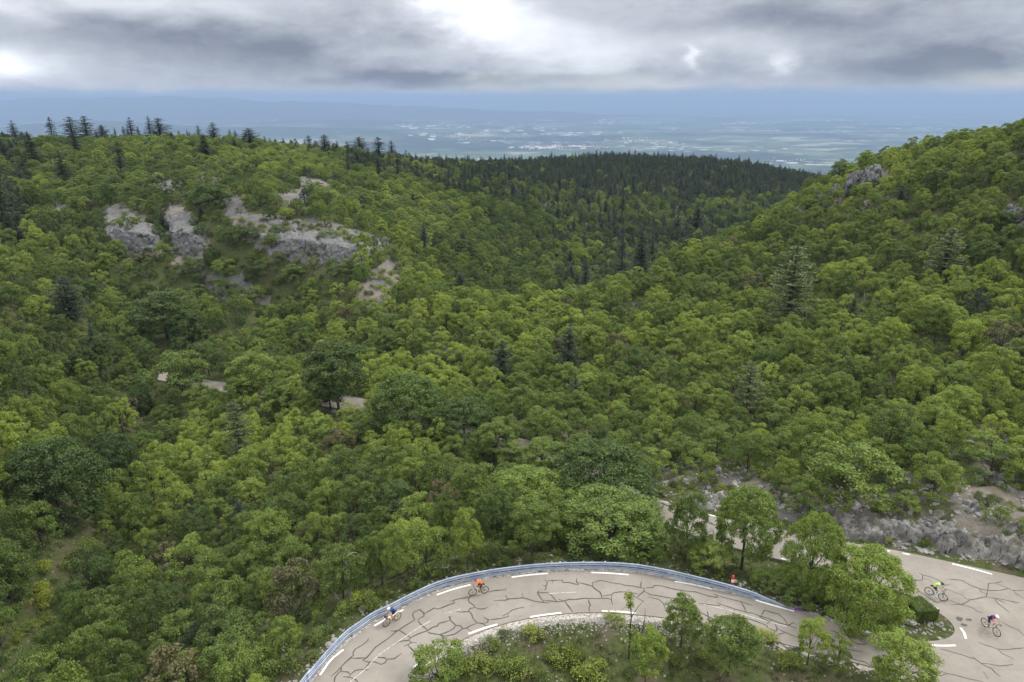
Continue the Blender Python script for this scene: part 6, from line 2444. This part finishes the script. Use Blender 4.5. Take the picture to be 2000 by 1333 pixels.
# ------------------------------------------------------------------ purple flowers at the end of the rail
p = hp(1561, 1192)
PP = np.array([[p.x, p.y, p.z]]) + rng.normal(size=(130, 3)) * np.array([.30, .10, .03]) + np.array([0, 0, .08])
V, F = leaves(PP, sph(130, 1), .07, .9)
M['purple'] = plain('purple_petals', (.26, .06, .40), .6, .2)
o = link('flowers', mesh_np('flowers', V - np.tile(np.array(p), (len(V), 1)), F), M['purple'])
o.location = p
tag(o, 'patch of purple flowers at the low end of the guardrail', 'flowers', kind='stuff')

# ------------------------------------------------------------------ houses and sheds of the far plain
tm = MB()
CL = [(1060, 291, 45, 3.5, 150), (1110, 288, 40, 3, 90), (1150, 290, 30, 3, 60), (1230, 276, 40, 4, 50), (1290, 279, 26, 3, 45), (1310, 281, 22, 2, 40), (1175, 241, 30, 3, 24), (1450, 243, 50, 2.5, 45), (1580, 245, 60, 3, 40),
      (1180, 240, 25, 2, 16), (1350, 237, 60, 3, 22), (1540, 315, 40, 3, 18), (1700, 212, 14, 2, 8), (880, 250, 30, 4, 14), (520, 246, 25, 3, 12), (720, 238, 60, 6, 16), (900, 272, 60, 6, 24), (1700, 237, 70, 4, 18), (1800, 262, 60, 5, 18), (660, 245, 40, 4, 10)]
for u0, v0, su, sv_, m in CL:
    for _ in range(int(m * .8)):
        u, v = random.gauss(u0, su * .55), random.gauss(v0, sv_ * .55)
        v = max(v, 206)
        q = PZ(u, v, PLAIN)
        if q.y > 60000: continue
        z = float(hgt(q.x, q.y)[0])
        kx = q.y / 9000
        shed = random.random() < .10
        L_, W_, Hh = (random.uniform(40, 90) * kx ** .5, random.uniform(15, 30) * kx ** .5, 8) if shed else (random.uniform(11, 22) * kx ** .6, random.uniform(9, 14) * kx ** .6, random.uniform(6, 10) * kx ** .3)
        R = Matrix.Rotation(random.uniform(0, 3.14), 3, 'Z')
        tm.box((q.x, q.y, z + Hh / 2), (L_, W_, Hh), R, 0)
        e = Hh * .45
        rf = [Vector((-L_ / 2, -W_ / 2, 0)), Vector((L_ / 2, -W_ / 2, 0)), Vector((L_ / 2, W_ / 2, 0)), Vector((-L_ / 2, W_ / 2, 0)), Vector((-L_ / 2, 0, e)), Vector((L_ / 2, 0, e))]
        tm.add([R @ a_ + Vector((q.x, q.y, z + Hh + .1)) for a_ in rf], [(0, 1, 5, 4), (2, 3, 4, 5), (0, 4, 3), (1, 2, 5)], 2 if shed else 1)
M['render'] = plain('pale_render', (.74, .68, .58), .8, .2, 0, .1, .01)
M['rooft'] = plain('clay_tiles', (.50, .30, .20), .8, .2, 0, .1, .01)
M['shedr'] = plain('pale_sheeting', (.85, .86, .88), .6, .3, 0, .05, .01)
o = tm.build('distant_houses', [M['render'], M['rooft'], M['shedr']])
tag(o, 'villages, farms and pale sheds scattered over the far plain', 'houses', kind='stuff')

# ------------------------------------------------------------------ the air between here and the plain
hz = MB()
X0, X1, Y0, Y1, Z0, Z1 = -71000, 71000, -460, 91000, float(GZ.min()) - 1, max(100.0, float(GZ.max()) + 2)
hz.box(((X0 + X1) / 2, (Y0 + Y1) / 2, (Z0 + Z1) / 2), (X1 - X0, Y1 - Y0, Z1 - Z0))
hm_ = bpy.data.materials.new('haze')
hm_.use_nodes = True
hm_.node_tree.nodes.clear()
g = G(hm_.node_tree)
pv = g.n('ShaderNodeVolumePrincipled')
pv.inputs['Color'].default_value = (0.37, 0.51, 0.73, 1)
pv.inputs['Density'].default_value = 0.9e-4
pv.inputs['Anisotropy'].default_value = 0.0
oo = g.n('ShaderNodeOutputMaterial')
hm_.node_tree.links.new(pv.outputs[0], oo.inputs['Volume'])
hzo = hz.build('haze', hm_)
tag(hzo, kind='stuff')
